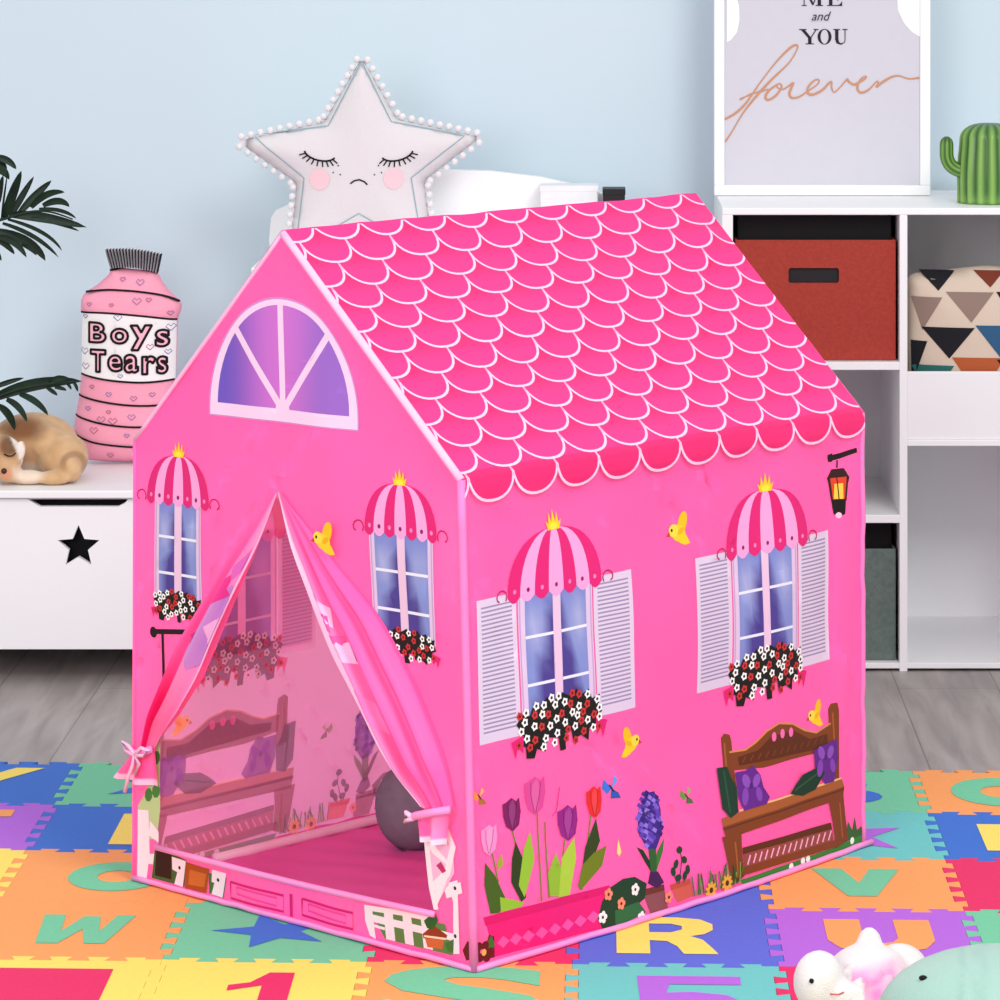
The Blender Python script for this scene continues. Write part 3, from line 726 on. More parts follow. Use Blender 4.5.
def draw_lantern(P):
    q = lambda pts: IR(CW2(pts))
    P.poly(q([(606, 122), (690, 92), (692, 108), (612, 140)]), (30, 20, 22)); P.poly(q([(602, 118), (618, 112), (620, 140), (606, 142)]), (30, 20, 22))
    P.line(q([(632, 135), (630, 160)]), .003, (40, 20, 24))
    P.poly(q([(616, 166), (648, 160), (664, 190), (658, 210), (652, 268), (612, 272), (604, 212), (600, 196)]), (52, 22, 20))
    P.poly(q([(610, 196), (654, 188), (646, 262), (618, 266)]), (224, 64, 40)); P.poly(q([(622, 214), (642, 210), (642, 262), (620, 264)]), (250, 200, 70))
    P.line(q([(628, 192), (632, 264)]), .002, (60, 24, 20))
    P.poly(q([(612, 270), (650, 264), (646, 312), (632, 322), (618, 314)]), (26, 16, 16)); P.ell(*q([(630, 318)])[0], .006, .005, (250, 190, 220))
def draw_corner_flower(P):
    q = lambda pts: IR(CS(pts))
    P.poly(q([(128, 900), (178, 890), (176, 820), (160, 815), (150, 850)]), (120, 22, 24)); P.poly(q([(150, 850), (168, 815), (178, 850), (165, 870)]), (60, 110, 40))
    for k in range(6): P.ell(*q([(142+22*math.cos(k), 872+22*math.sin(k))])[0], .0075, .0065, (110, 14, 22))
    P.ell(*q([(144, 874)])[0], .005, .005, (246, 170, 90))

motif(PRW, side, 'printed_window', lambda P: full_window(P, inv(PRW, 556.5, 652)[0], 0, seed=11))['label'] = 'printed window with shutters nearest the front corner'
motif(PRW, side, 'printed_window', lambda P: full_window(P, inv(PRW, 764, 588)[0], -.004, seed=11, dx=.008))['label'] = 'printed window with shutters near the rear corner'
motif(PRW, side, 'printed_tulips', draw_tulips); motif(PRW, side, 'printed_hyacinth', draw_hyacinth); motif(PRW, side, 'printed_pots', draw_pots)
motif(PRW, side, 'printed_bench', draw_bench); motif(PRW, side, 'printed_bird', draw_bench_bird)
motif(PRW, side, 'printed_bird', lambda P: bird(P, (*inv(PRW, 679, 530), .05), 1)); motif(PRW, side, 'printed_bird', lambda P: bird(P, (*inv(PRW, 629, 741), .044), -1))
for fa in FLY: motif(PRW, side, 'printed_butterfly', lambda P: draw_flyer(P, *fa))
motif(PRW, side, 'printed_lantern', draw_lantern); motif(PRW, side, 'printed_flower', draw_corner_flower)

# far side wall: the same print, seen through the cloth from inside
mir = lambda q: (WS-.030-q[0], q[1])
TN = ((222, 170, 210), .3)
motif(PLW, far, 'printed_window', lambda P: full_window(P, .671, -.01, seed=11), .001, mir, TN, mir)
motif(PLW, far, 'printed_window', lambda P: full_window(P, .178, -.01, seed=11), .001, mir, TN, mir)
for nm, fn in [('printed_bench', draw_bench), ('printed_bird', draw_bench_bird), ('printed_hyacinth', draw_hyacinth), ('printed_tulips', draw_tulips), ('printed_pots', draw_pots), ('printed_butterfly', lambda P: draw_flyer(P, *FLY[1]))]:
    motif(PLW, far, nm, fn, .001, mir, TN, mir)

# front wall
neg = lambda q: (-q[0], q[1])                      # draw with x to the right, wall u runs to the left
motif(PFW, front, 'printed_window', lambda P: small_window(P, -inv(PFW, 178.5, 530)[0], 0, .055, 5), .0008, neg, None, neg)['label'] = 'small printed window left of the door'
motif(PFW, front, 'printed_window', lambda P: small_window(P, -inv(PFW, 402, 575)[0], 0, .066, 6), .0008, neg, None, neg)['label'] = 'small printed window right of the door'
def draw_fan(P):
    x, z, R = -inv(PFW, 282, 355)[0], .772, .158
    wht = (250, 208, 238)
    def arc(r, z0): return [(x+r*math.cos(t), z0+r*1.05*math.sin(t)) for t in [PI*i/32 for i in range(33)]]
    P.poly([(x+.172, .762), ]+arc(.172, .774)+[(x-.172, .762)], (214, 140, 205)); P.poly([(x+.169, .764)]+arc(.169, .774)+[(x-.169, .764)], wht)
    def cf(u, v):
        xx = -u-x; t = xx/.15
        c = mixc(lin((208, 112, 206)), lin((112, 84, 190)), sst(.05, .95, -t)) if t < 0 else mixc(lin((208, 112, 206)), lin((158, 104, 200)), sst(.02, .7, t))
        return c
    P.poly(arc(.152, .783), cf)
    w = .0125
    for an in (90, 47, 133):
        c, s = math.cos(math.radians(an)), math.sin(math.radians(an))
        P.line([(x, .780), (x+.158*c, .784+.162*s)], w, wht)
    P.ell(x, .784, .016, .014, wht)
motif(PFW, front, 'printed_fan_window', draw_fan, .0008, neg)
motif(PFW, front, 'printed_bird', lambda P: bird(P, (-inv(PFW, 331, 537)[0], inv(PFW, 331, 537)[1], .048), 1), .012, neg)
def draw_lamp(P):
    q = lambda pts: IF(crop(120, 420, .35)(pts)); K = (34, 16, 22)
    P.ell(*q([(96, 606)])[0], .0085, .009, K); P.line(q([(100, 604), (200, 606)]), .008, K); P.line(q([(122, 606), (122, 800)]), .006, K)
motif(PFW, front, 'printed_lamp_post', draw_lamp)
def draw_strip(P):
    q = lambda pts: IF(crop(110, 680, .37)(pts)); Wt = (252, 226, 242)
    P.poly(q([(76, 340), (100, 300), (120, 200), (135, 140), (135, 350), (125, 430), (88, 430)]), (190, 205, 150))
    for a in [(110, 250), (125, 210), (105, 310), (125, 300)]: P.ell(*q([a])[0], .009, .012, (70, 128, 60), .4, 8)
    P.poly(q([(76, 350), (104, 352), (106, 470), (98, 545), (74, 545)]), Wt); P.poly(q([(108, 380), (130, 410), (130, 440), (104, 420)]), Wt)
    P.poly(q([(82, 470), (135, 470), (135, 500), (80, 495)]), Wt)
    P.poly(q([(120, 452), (205, 488), (200, 560), (112, 535)]), (70, 96, 44))
    P.poly(q([(124, 452), (164, 472), (164, 540), (120, 528)]), (54, 16, 14))
    P.poly(q([(165, 478), (204, 490), (196, 560), (172, 552), (180, 520), (166, 512)]), Wt); P.ell(*q([(186, 508)])[0], .003, .003, (40, 20, 20), n=8)
    P.poly(q([(205, 492), (270, 510), (262, 576), (202, 562)]), (172, 74, 26)); P.poly(q([(215, 512), (262, 524), (256, 560), (212, 552)]), (204, 104, 44))
    P.poly(q([(268, 520), (318, 534), (308, 590), (270, 576)]), (70, 110, 50)); P.poly(q([(278, 512), (318, 522), (306, 588), (276, 578), (284, 548), (276, 545)]), Wt); P.ell(*q([(294, 540)])[0], .003, .003, (40, 20, 20), n=8)
    D = (226, 30, 122)
    for x0, x1 in [(322, 478), (512, 668)]:
        f = lambda x: 530+(x-322)*.245
        P.line(q([(x0+8, f(x0)+14), (x1-8, f(x1)+14), (x1-8, f(x1)+58), (x0+8, f(x0)+58), (x0+8, f(x0)+14)]), .004, D)
        P.line(q([(x0+26, f(x0)+28), (x1-26, f(x1)+20), (x1-26, f(x1)+42), (x0+26, f(x0)+46), (x0+26, f(x0)+28)]), .003, (250, 70, 160))
    P.line(q([(490, 578), (490, 640)]), .006, D)
    # fence on the right
    P.poly(q([(705, 620), (905, 660), (925, 745), (745, 700)]), (96, 128, 70))
    P.poly(q([(690, 606), (710, 612), (720, 700), (704, 690), (692, 650)]), Wt)
    for x in (742, 792, 842): P.poly(q([(x, 622+(x-742)*.24), (x+24, 628+(x-742)*.24), (x+30, 706+(x-742)*.24), (x+6, 700+(x-742)*.24)]), Wt)
    P.line(q([(700, 640), (800, 664), (930, 696)]), .011, Wt); P.line(q([(690, 614), (800, 630), (880, 648)]), .008, Wt)
    P.poly(q([(700, 655), (745, 668), (745, 676), (705, 664)]), Wt)
    P.poly(q([(850, 690), (905, 690), (898, 728), (858, 722)]), (210, 100, 56)); P.poly(q([(846, 686), (874, 662), (912, 690), (908, 700), (848, 698)]), (150, 52, 26))
    P.line(q([(850, 692), (908, 700)]), .003, (250, 214, 190)); P.poly(q([(850, 650), (880, 625), (888, 650), (872, 675), (858, 670)]), (46, 92, 44))
    P.poly(q([(915, 548), (942, 540), (946, 740), (928, 740), (930, 600)]), Wt); P.poly(q([(905, 560), (950, 545), (955, 575), (912, 590)]), Wt); P.ell(*q([(935, 562)])[0], .003, .003, (60, 30, 40), n=8); P.ell(*q([(934, 692)])[0], .003, .003, (60, 30, 40), n=8)
    P.poly(q([(905, 712), (930, 700), (928, 738), (912, 732)]), (70, 110, 50))
    P.poly(q([(955, 730), (968, 705), (988, 712), (990, 750), (965, 758)]), (112, 18, 24))
    # lattice on the strip below the right tie
    P.poly(q([(846, 372), (905, 384), (930, 460), (934, 520), (885, 610), (872, 560), (860, 470)]), (250, 180, 220))
    P.line(q([(852, 400), (880, 460), (920, 500), (880, 600)]), .012, Wt); P.line(q([(905, 390), (930, 450), (915, 520), (876, 560)]), .012, Wt); P.line(q([(858, 420), (872, 560), (884, 620)]), .01, Wt)
    P.poly(q([(885, 500), (898, 490), (912, 515), (902, 522)]), (196, 44, 110))
motif(PFW, front, 'printed_picket_fence', draw_strip)

# --- tied-back door flaps
def poly_at(pts, t):
    d = [0]
    for a, b in zip(pts, pts[1:]): d.append(d[-1]+math.hypot(b[0]-a[0], b[1]-a[1]))
    t *= d[-1]
    for i in range(len(pts)-1):
        if t <= d[i+1] or i == len(pts)-2:
            k = (t-d[i])/max(1e-9, d[i+1]-d[i]); return tuple(pts[i][j]+(pts[i+1][j]-pts[i][j])*k for j in (0, 1))
def smooth_poly(pts, n=40):
    base = [poly_at(pts, i/n) for i in range(n+1)]
    for _ in range(4): base = [base[0]]+[tuple((base[i-1][j]+2*base[i][j]+base[i+1][j])/4 for j in (0, 1)) for i in range(1, n)]+[base[-1]]
    return base
def flap_map(inner_px, outer_px, amp, folds, ph=0, edge_lift=.5):
    I_ = smooth_poly(IF(inner_px)); O_ = smooth_poly(IF(outer_px))
    def f(t, w, h=0):
        a = poly_at(I_, min(.9999, max(0, t))); b = poly_at(O_, min(.9999, max(0, t)))
        am = amp(t)
        hh = .004+am*(edge_lift*(1-w)*.8+ .55*math.sin(PI*w) + .38*math.sin(w*folds*2*PI+ph+1.5*t))
        hh = max(.002, hh)
        u = a[0]+(b[0]-a[0])*w; v = a[1]+(b[1]-a[1])*w
        return PFW(u, v, hh+h)
    return f
def flap(name, f, colf, label):
    n, k = 60, 40; V = []; F = []; C = []
    for i in range(n+1):
        for j in range(k+1):
            t, w = i/n, j/k; V.append(f(t, w)); C.append(colf(t, w))
    for i in range(n):
        for j in range(k): a = i*(k+1)+j; F.append((a, a+1, a+k+2, a+k+1))
    o = mesh_obj(name, V, F, M_FLAP, tent, C, True)
    if label: o['label'] = label
    return o
M_FLAP = mat_attr('door_flap_fabric', .45, .3, .15)
ampf = lambda a, b: (lambda t: a*sst(.02, .6, t)*(1-.55*sst(.85, 1, t))+b)
FLF = flap_map([(280, 493), (262, 541), (243, 584), (223, 633), (206, 679), (186, 712), (164, 738), (158, 752)], [(276, 493), (256, 519), (226, 560), (200, 607), (177, 644), (156, 696), (146, 733), (142, 750)], ampf(.026, 0), 2.6, .6)
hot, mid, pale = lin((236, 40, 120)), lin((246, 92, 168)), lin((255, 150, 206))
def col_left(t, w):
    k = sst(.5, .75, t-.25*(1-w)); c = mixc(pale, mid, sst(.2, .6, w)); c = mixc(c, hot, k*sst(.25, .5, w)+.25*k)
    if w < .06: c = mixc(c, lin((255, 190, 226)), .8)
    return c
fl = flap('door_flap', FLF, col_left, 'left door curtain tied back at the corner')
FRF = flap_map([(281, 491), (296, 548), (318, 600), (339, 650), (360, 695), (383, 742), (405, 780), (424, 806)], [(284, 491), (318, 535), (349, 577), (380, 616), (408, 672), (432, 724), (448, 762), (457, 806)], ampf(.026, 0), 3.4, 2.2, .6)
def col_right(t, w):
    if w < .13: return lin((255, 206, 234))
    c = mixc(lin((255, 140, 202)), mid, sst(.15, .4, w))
    c = mixc(c, lin((236, 50, 136)), .7*math.exp(-((w-.42)/.07)**2)*sst(.1, .3, t)+.55*math.exp(-((w-.75)/.06)**2)*sst(.3, .5, t))  # dark crease lines: shade between the folds painted into the colour
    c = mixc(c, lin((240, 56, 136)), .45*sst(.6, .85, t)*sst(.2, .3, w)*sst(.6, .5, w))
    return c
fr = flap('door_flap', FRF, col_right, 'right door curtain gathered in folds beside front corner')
def swirl(f, name, items, parent):
    for k, (c, pts, w) in enumerate(items):
        P = Print(f, .0009+.00012*k, 0); P.poly(pts, c); P.build(name, M_PRINT, parent, .02, .05)
LIL, WHP, HOTP = (206, 140, 214), (250, 190, 230), (236, 60, 150)
swirl(FLF, 'printed_pattern', [(LIL, [(.38, .02), (.45, .02), (.62, .1), (.66, .3), (.55, .5), (.42, .45), (.34, .25)], 0), (WHP, [(.42, .1), (.5, .06), (.56, .2), (.5, .34)], 0), (HOTP, [(.3, .3), (.34, .5), (.42, .42), (.38, .2), (.36, .3)], 0),
      (HOTP, [(.5, .5), (.56, .66), (.6, .5), (.55, .42)], 0), ((226, 110, 200), [(.2, .2), (.28, .4), (.33, .3), (.26, .12)], 0)], fl)
swirl(FRF, 'printed_pattern', [(WHP, [(.3, .13), (.36, .13), (.44, .3), (.38, .36)], 0), ((238, 90, 170), [(.36, .15), (.42, .14), (.45, .26), (.4, .3)], 0), (WHP, [(.43, .13), (.52, .13), (.56, .36), (.5, .42), (.47, .2)], 0),
      ((238, 90, 170), [(.45, .18), (.47, .16), (.5, .34), (.47, .36)], 0), (LIL, [(.5, .36), (.54, .4), (.56, .48), (.5, .46)], 0), ((244, 120, 190), [(.62, .2), (.72, .2), (.78, .36), (.7, .4)], 0)], fr)
# tails below the ties + ribbons
def tail(name, px4, n, colf, parent, amp=.006, folds=2):
    a, b, c, d = IF(px4)
    V = []; F = []; C = []; k = 16; N = 14
    for i in range(N+1):
        for j in range(k+1):
            t, w = i/N, j/k
            u = (a[0]*(1-w)+b[0]*w)*(1-t)+(d[0]*(1-w)+c[0]*w)*t; v = (a[1]*(1-w)+b[1]*w)*(1-t)+(d[1]*(1-w)+c[1]*w)*t
            V.append(PFW(u, v, .014+amp*(math.sin(w*folds*2*PI)*(.4+t))+.006*math.sin(PI*w))); C.append(colf(t, w))
    for i in range(N):
        for j in range(k): q = i*(k+1)+j; F.append((q, q+1, q+k+2, q+k+1))
    return mesh_obj(name, V, F, M_FLAP, parent, C, True)
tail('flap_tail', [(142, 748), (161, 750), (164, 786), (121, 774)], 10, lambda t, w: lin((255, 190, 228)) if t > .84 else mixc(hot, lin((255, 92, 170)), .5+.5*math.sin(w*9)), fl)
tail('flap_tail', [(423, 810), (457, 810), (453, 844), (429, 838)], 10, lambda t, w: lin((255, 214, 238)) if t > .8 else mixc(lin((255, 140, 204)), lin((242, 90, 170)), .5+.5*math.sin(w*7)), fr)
def ribbon(px, r, parent, h=.026): return bind('tie_ribbon', [PFW(*q, h+.012*math.sin(PI*i/(len(px)-1))) for i, q in enumerate(IF(px))], r, M_BIND, 1, parent)
ribbon([(140, 746), (146, 750), (153, 750), (161, 747)], .006, fl, .02)
g = G()
for px in [[(152, 750), (146, 742), (140, 738), (143, 747), (152, 751)], [(152, 751), (158, 744), (165, 747), (160, 752), (152, 751)], [(152, 751), (150, 762), (146, 772), (142, 788)], [(153, 751), (156, 760), (152, 770)]]:
    g.tube([PFW(*q, .036) for q in IF(px)], .0032, 6)
g.build('bow', M_BIND2, fl, True)
ribbon([(421, 815), (430, 812), (445, 809), (460, 807)], .006, fr, .02)
g = G(); g.tube([PFW(*q, .03) for q in IF([(426, 813), (421, 809), (420, 817), (428, 814)])], .0045, 6); g.build('bow', M_BIND2, fr, True)

# ball cushion in the tent
bc = Vector((-.302, 5.71, .078))
bm = bmesh.new(); bmesh.ops.create_uvsphere(bm, u_segments=32, v_segments=20, radius=1)
for q in bm.verts:
    q.co = Vector((q.co.x*.062, q.co.y*.062, q.co.z*.071))*(1+.02*nz(q.co.x*3, q.co.y*3, q.co.z)) + bc
g = G(); g.bm(bm)
cu = g.build('ball_cushion', mat('grey_velour', (126, 118, 132), .9, .1, .08, 60, .3, 600), None, True); tag(cu, 'round grey cushion inside the tent behind the right door curtain', 'cushion')
g = G(); g.tube([bc+Vector((.0625*math.cos(2*PI*i/40)*math.sin(.9), -.02, .072*math.sin(2*PI*i/40))) for i in range(40)], .0015, 6, closed=True)
g.build('seam_piping', mat('dark_grey_piping', (80, 74, 86), .9, .1), cu, True)

# ------------------------------------------------------------------ storage bench (left)
BY, BZ0, BZ1, BX0, BX1 = 7.05, .06, .381, -1.62, -.722
bench = empty('storage_bench', ((BX0+BX1)/2, 7.3, 0), 'long low white storage bench with star cutout drawer, left of tent', 'storage bench')
def holed_panel(name, x0, x1, z0, z1, y0, y1, holes, m, parent):
    outer = [(x0, z0), (x1, z0), (x1, z1), (x0, z1)]
    loops = [outer]+holes
    tr = tessellate_polygon([[Vector((x, z, 0)) for x, z in l] for l in loops]); flat = [q for l in loops for q in l]; n_ = len(flat)
    v = [(x, y0, z) for x, z in flat]+[(x, y1, z) for x, z in flat]
    f = [tuple(t) for t in tr]+[tuple(n_+i for i in reversed(t)) for t in tr]; k = 0
    for l in loops:
        for i in range(len(l)): a, b_ = k+i, k+(i+1) % len(l); f.append((a, b_, n_+b_, n_+a))
        k += len(l)
    return fix_normals(mesh_obj(name, v, f, m, parent))
def pz(px, py, d=BY): p = at(px, py, d); return (p.x, p.z)
box_obj('top_board', M_WHITE, bench, (BX0-.005, BX1+.005, BY-.012, 7.68, BZ1-.016, BZ1), .003)
box_obj('side_panel', M_WHITE, bench, (BX0, BX0+.018, BY+.006, 7.66, BZ0, BZ1-.016)); box_obj('side_panel', M_WHITE, bench, (BX1-.018, BX1, BY+.006, 7.66, BZ0, BZ1-.016))
box_obj('bottom_board', M_WHITE, bench, (BX0+.018, BX1-.018, BY+.02, 7.66, BZ0, BZ0+.018)); box_obj('back_panel', M_WHITE, bench, (BX0+.018, BX1-.018, 7.65, 7.66, BZ0, BZ1-.016))
for x in (BX0+.08, BX1-.12): box_obj('plinth', M_BLACK, bench, (x, x+.04, 7.3, 7.6, FZ, BZ0))
hnd = [pz(28, 495.5), pz(128, 495.5), pz(125, 503), pz(118, 506.5), pz(40, 506.5), pz(32, 502)]
star = []
sc_, sr = pz(78.5, 547), .0445
for i in range(10):
    rr = sr*(1 if i % 2 == 0 else .45); star.append((sc_[0]+rr*math.sin(i*PI/5), sc_[1]+rr*math.cos(i*PI/5)))
dz1 = BZ1-.0185
hnd = [(x, min(z, dz1-.0004)) for x, z in hnd]
dr = holed_panel('drawer', BX0+.003, BX1-.003, BZ0, dz1, BY, BY+.016, [hnd, star], M_WHITE, bench)
g = G(); g.box(BX0+.03, BX1-.03, BY+.05, BY+.06, BZ0+.02, BZ1-.02); g.build('cutout_dark_sheet', M_BLACK, dr)  # black sheet behind the cutouts, put in for the dark inside

# ------------------------------------------------------------------ cube shelf (right)
SY0, SY1, SX0, SXM, SX1 = 7.16, 7.66, .254, .625, .996; ZT = .94
sh = empty('cube_shelf', ((SX0+SX1)/2, 7.4, 0), 'tall white cubby shelf unit against the wall right of tent', 'shelf')
def zz(py, d=SY0): return EYE-(py-VY)*d/FPX
box_obj('top_board', M_WHITE, sh, (SX0, SX1, SY0, SY1, zz(215), ZT), .002)
box_obj('side_panel', M_WHITE, sh, (SX0, SX0+.022, SY0, SY1, FZ, zz(215)), .001); box_obj('side_panel', M_WHITE, sh, (SX1-.022, SX1, SY0, SY1, FZ, zz(215)), .001)
box_obj('divider', M_WHITE, sh, (SXM-.008, SXM+.008, SY0, SY1, FZ, zz(215)), .001)
box_obj('back_panel', M_WHITE2, sh, (SX0+.022, SX1-.022, SY1-.008, SY1, FZ, zz(215)), 0)
for a, b_ in [(362, 370), (515, 523), (663, 668.5)]: box_obj('shelf_board', M_WHITE, sh, (SX0+.022, SXM-.008, SY0, SY1-.008, zz(b_), zz(a)), .001)
for a, b_ in [(440, 446), (663, 668.5)]: box_obj('shelf_board', M_WHITE, sh, (SXM+.008, SX1-.022, SY0, SY1-.008, zz(b_), zz(a)), .001)
box_obj('front_panel', M_WHITE2, sh, (SXM+.008, SX1-.022, SY0+.004, SY0+.016, zz(440), zz(372)), .002)
# bins
def bin_(name, x0, x1, y0, y1, z0, zf, zb, m, label, hole=None):
    r = empty(name, ((x0+x1)/2, (y0+y1)/2, z0), label, 'storage bin')
    g = G(); n = 14; V = []; F = []
    pan = holed_panel('front_panel', x0, x1, z0, zf, y0, y0+.006, [hole] if hole else [], m, r)
    for a in ((x0, x0+.005), (x1-.005, x1)): box_obj('side_panel', m, r, (a[0], a[1], y0+.006, y1, z0, zf), 0)
    box_obj('bottom_panel', m, r, (x0, x1, y0+.006, y1, z0, z0+.004), 0)
    box_obj('dark_fill', M_BLACK, r, (x0+.006, x1-.006, y0+.03, y1, z0+.005, zb), .002)  # solid black box, put in for the dark interior and gap above the bin
    if hole:
        g = G(); xs = [q[0] for q in hole]; zs = [q[1] for q in hole]
        g.box(min(xs)-.003, max(xs)+.003, y0+.008, y0+.014, min(zs)-.003, max(zs)+.003); g.build('handle_backing', mat('black_leather', (30, 28, 32), .5, .3), r)
    return r
sb0 = zz(362)
hb = [(at(x, y, 7.185).x, at(x, y, 7.185).z) for x, y in [(790, 283), (837.5, 283), (839, 281), (839, 270), (837.5, 268), (790, 268), (788.5, 270), (788.5, 281)]]
bin_('fabric_bin', SX0+.028, SXM-.014, 7.185, 7.6, sb0+.001, at(0, 240, 7.185).z, zz(215)-.002, mat('rust_red_felt', (170, 66, 56), .85, .15, .1, 150, .2, 500), 'rust red fabric bin with black slot handle in the top left cubby', hb)
bin_('fabric_bin', SX0+.028, SXM-.014, 7.185, 7.6, zz(663)+.001, at(0, 549, 7.185).z, zz(523)-.002, mat('grey_green_felt', (104, 118, 113), .85, .15, .15, 90, .2, 500), 'dark grey green fabric bin in the bottom left cubby behind tent')
# brown toy half hidden in the middle cubby
p0 = at(836, 395, 7.34)
def brown(v): return mixc(lin((40, 26, 20)), lin((74, 48, 32)), .5+.5*nz(v.x*60, v.z*60, v.y*40))
zb_ = zz(515)
bt = blob('plush_toy', [((p0.x, 7.36, zb_+.062), (.055, .055, .066)), ((p0.x-.004, 7.345, zb_+.155), (.048, .045, .045)), ((p0.x+.012, 7.36, zb_+.205), (.02, .015, .028)), ((p0.x-.05, 7.36, zb_+.2), (.02, .015, .025))], M_ATTR_PLUSH, None, .006, brown, 4, zb_+.0008)
tag(bt, 'dark brown plush toy in the middle cubby, mostly hidden by tent roof', 'plush toy')

# ------------------------------------------------------------------ cushions
class Cushion:
    def __init__(s, outline, y, depth, grid=.012):
        s.o = [Vector(p) for p in outline]; s.y = y; s.H = depth; s.grid = grid
        s.dm = 0.0
        xs = [p.x for p in s.o]; zs = [p.y for p in s.o]
        pts = []
        x = min(xs)
        while x < max(xs):
            z = min(zs)
            while z < max(zs):
                q = Vector((x+random.uniform(-.2, .2)*grid, z+random.uniform(-.2, .2)*grid))
                if s.inside(q):
                    d = s.dist(q)
                    if d > grid*.5: pts.append(q)
                    s.dm = max(s.dm, d)
                z += grid
            x += grid
        s.pts = pts
    def inside(s, q):
        c = False; n = len(s.o)
        for i in range(n):
            a, b = s.o[i], s.o[(i+1) % n]
            if (a.y > q.y) != (b.y > q.y) and q.x < (b.x-a.x)*(q.y-a.y)/(b.y-a.y)+a.x: c = not c
        return c
    def dist(s, q):
        m_ = 9; n = len(s.o)
        for i in range(n):
            a, b = s.o[i], s.o[(i+1) % n]; ab = b-a; t = max(0, min(1, (q-a).dot(ab)/max(1e-12, ab.length_squared)))
            m_ = min(m_, (a+ab*t-q).length)
        return m_
    def h(s, x, z):
        q = Vector((x, z))
        if not s.inside(q): return 0
        t = min(1, s.dist(q)/s.dm); return s.H*math.sqrt(max(0, 1-(1-t)**2))
    def f(s, x, z, h=0): return Vector((x, s.y-s.h(x, z)-h, z))
    def build(s, name, m, parent, colf):
        allp = s.o+s.pts; n = len(s.o)
        vs, es, fs, *_ = delaunay_2d_cdt(allp, [(i, (i+1) % n) for i in range(n)], [list(range(n))], 1, 1e-6)
        k = len(vs); V = []; C = []
        hs = [0 if min((v-q).length for q in s.o) < 1e-5 else s.h(v.x, v.y) for v in vs]
        for v, hh in zip(vs, hs): V.append(Vector((v.x, s.y-hh, v.y))); C.append(colf(v.x, v.y))
        for v, hh in zip(vs, hs): V.append(Vector((v.x, s.y+hh, v.y))); C.append(colf(v.x, v.y))
        F = [tuple(f) for f in fs]+[tuple(k+i for i in reversed(f)) for f in fs]
        bm = bmesh.new(); bv = [bm.verts.new(v) for v in V]
        o = mesh_obj(name, V, F, m, parent, C, True)
        bm.free()
        b2 = bmesh.new(); b2.from_mesh(o.data); bmesh.ops.remove_doubles(b2, verts=b2.verts, dist=1e-5); bmesh.ops.recalc_face_normals(b2, faces=b2.faces); b2.to_mesh(o.data); b2.free()
        return o
def dense(pts, step, rnd=0):
    out = []
    n = len(pts)
    P = [Vector(p) for p in pts]
    if rnd:
        Q = []
        for i in range(n):
            a, b, c = P[i-1], P[i], P[(i+1) % n]; r1 = min(rnd, (a-b).length*.4); r2 = min(rnd, (c-b).length*.4)
            p1 = b+(a-b).normalized()*r1; p2 = b+(c-b).normalized()*r2
            Q += [p1*(1-t)**2+b*2*t*(1-t)+p2*t*t for t in (0, .25, .5, .75, 1)]
        P = Q; n = len(P)
    for i in range(n):
        a, b = P[i], P[(i+1) % n]; k = max(1, round((b-a).length/step))
        out += [a.lerp(b, j/k) for j in range(k)]
    return out

# white cabinet carrying the star (mostly behind the tent)
CY0, CY1 = 7.12, 7.62; CZ = .822
cab = empty('toy_cabinet', (-.33, 7.4, 0), 'white cabinet with curved raised back, almost hidden behind tent roof', 'cabinet')
box_obj('body', M_WHITE, cab, (-.70, .10, CY0, CY1, FZ, CZ-.02), .002); box_obj('top_board', M_WHITE, cab, (-.705, .105, CY0-.008, CY1, CZ-.02, CZ), .002)
g = G()
prof = [(270, 262), (269, 240), (271, 218), (275, 211), (290, 204), (320, 192), (360, 180), (400, 173), (440, 170), (490, 171), (540, 177), (585, 187), (618, 200), (640, 215), (652, 240), (655, 262)]
pq = [(at(x, y, 7.5).x, at(x, y, 7.5).z) for x, y in prof]; pq[0] = (pq[0][0], CZ); pq[-1] = (pq[-1][0], CZ)
g.prism(pq, 7.5, 7.53); fix_normals(g.build('back_rail', M_WHITE, cab))
# boxes on the cabinet
for nm, x0, x1, yt, yb, d, mm, lb in [('white_box', 540, 598, 186, 0, 7.42, mat('white_card', (236, 236, 240), .7, .2), 'small white box on the cabinet, peeking over tent ridge'), ('black_box', 603, 625, 189.5, 0, 7.40, mat('black_card', (24, 24, 28), .5, .3), 'small black box on the cabinet beside the white one')]:
    a = at(x0, yt, d); b_ = at(x1, yt, d); g = G(); g.box(a.x, b_.x, d, d+.07, CZ+.0005, a.z, .003)
    o = g.build('small_box', mm); tag(o, lb, 'box')
    g = G(); g.box(a.x-.001, b_.x+.001, d-.001, d+.071, a.z-.012, a.z+.001, .001); g.build('lid', mm, o)

# star cushion
D_ST = 7.33
def sp(px, py): p = at(px, py, D_ST); return (p.x, p.z)
star_px = [(362, 57), (397, 119), (481, 137), (424, 181), (434, 262), (360, 236), (289, 264), (297, 183), (237, 141), (324, 122)]
lowz = CZ
so = [sp(*p) for p in star_px]
mz = min(p[1] for p in so)
so = [(x, z if z > CZ+.06 else max(z, CZ+.004)) for x, z in so]
sc = Cushion(dense(so, .012, .012), D_ST, .05, .012)
star_root = sc.build('star_cushion', mat_attr('white_felt', .85, .15, 0, .15, 350), None, lambda x, z: lin((226, 221, 224)))
tag(star_root, 'white star cushion with sleepy face and pompom trim above tent', 'cushion')
P = Print(sc.f, .0012, .0001)
pin = [sp(*p) for p in [(362, 61), (392, 121), (465, 135), (412, 177), (419, 226), (360, 212), (300, 226), (305, 177), (254, 135), (329, 125)]]
pin[4] = sp(424, 250); pin[6] = sp(296, 250)
P.line(dense(pin, .01)+[Vector(pin[0])], .0022, (146, 178, 186)); P.build('piping', M_ATTR_FAB, star_root, .012, .012)
K = (22, 20, 24)
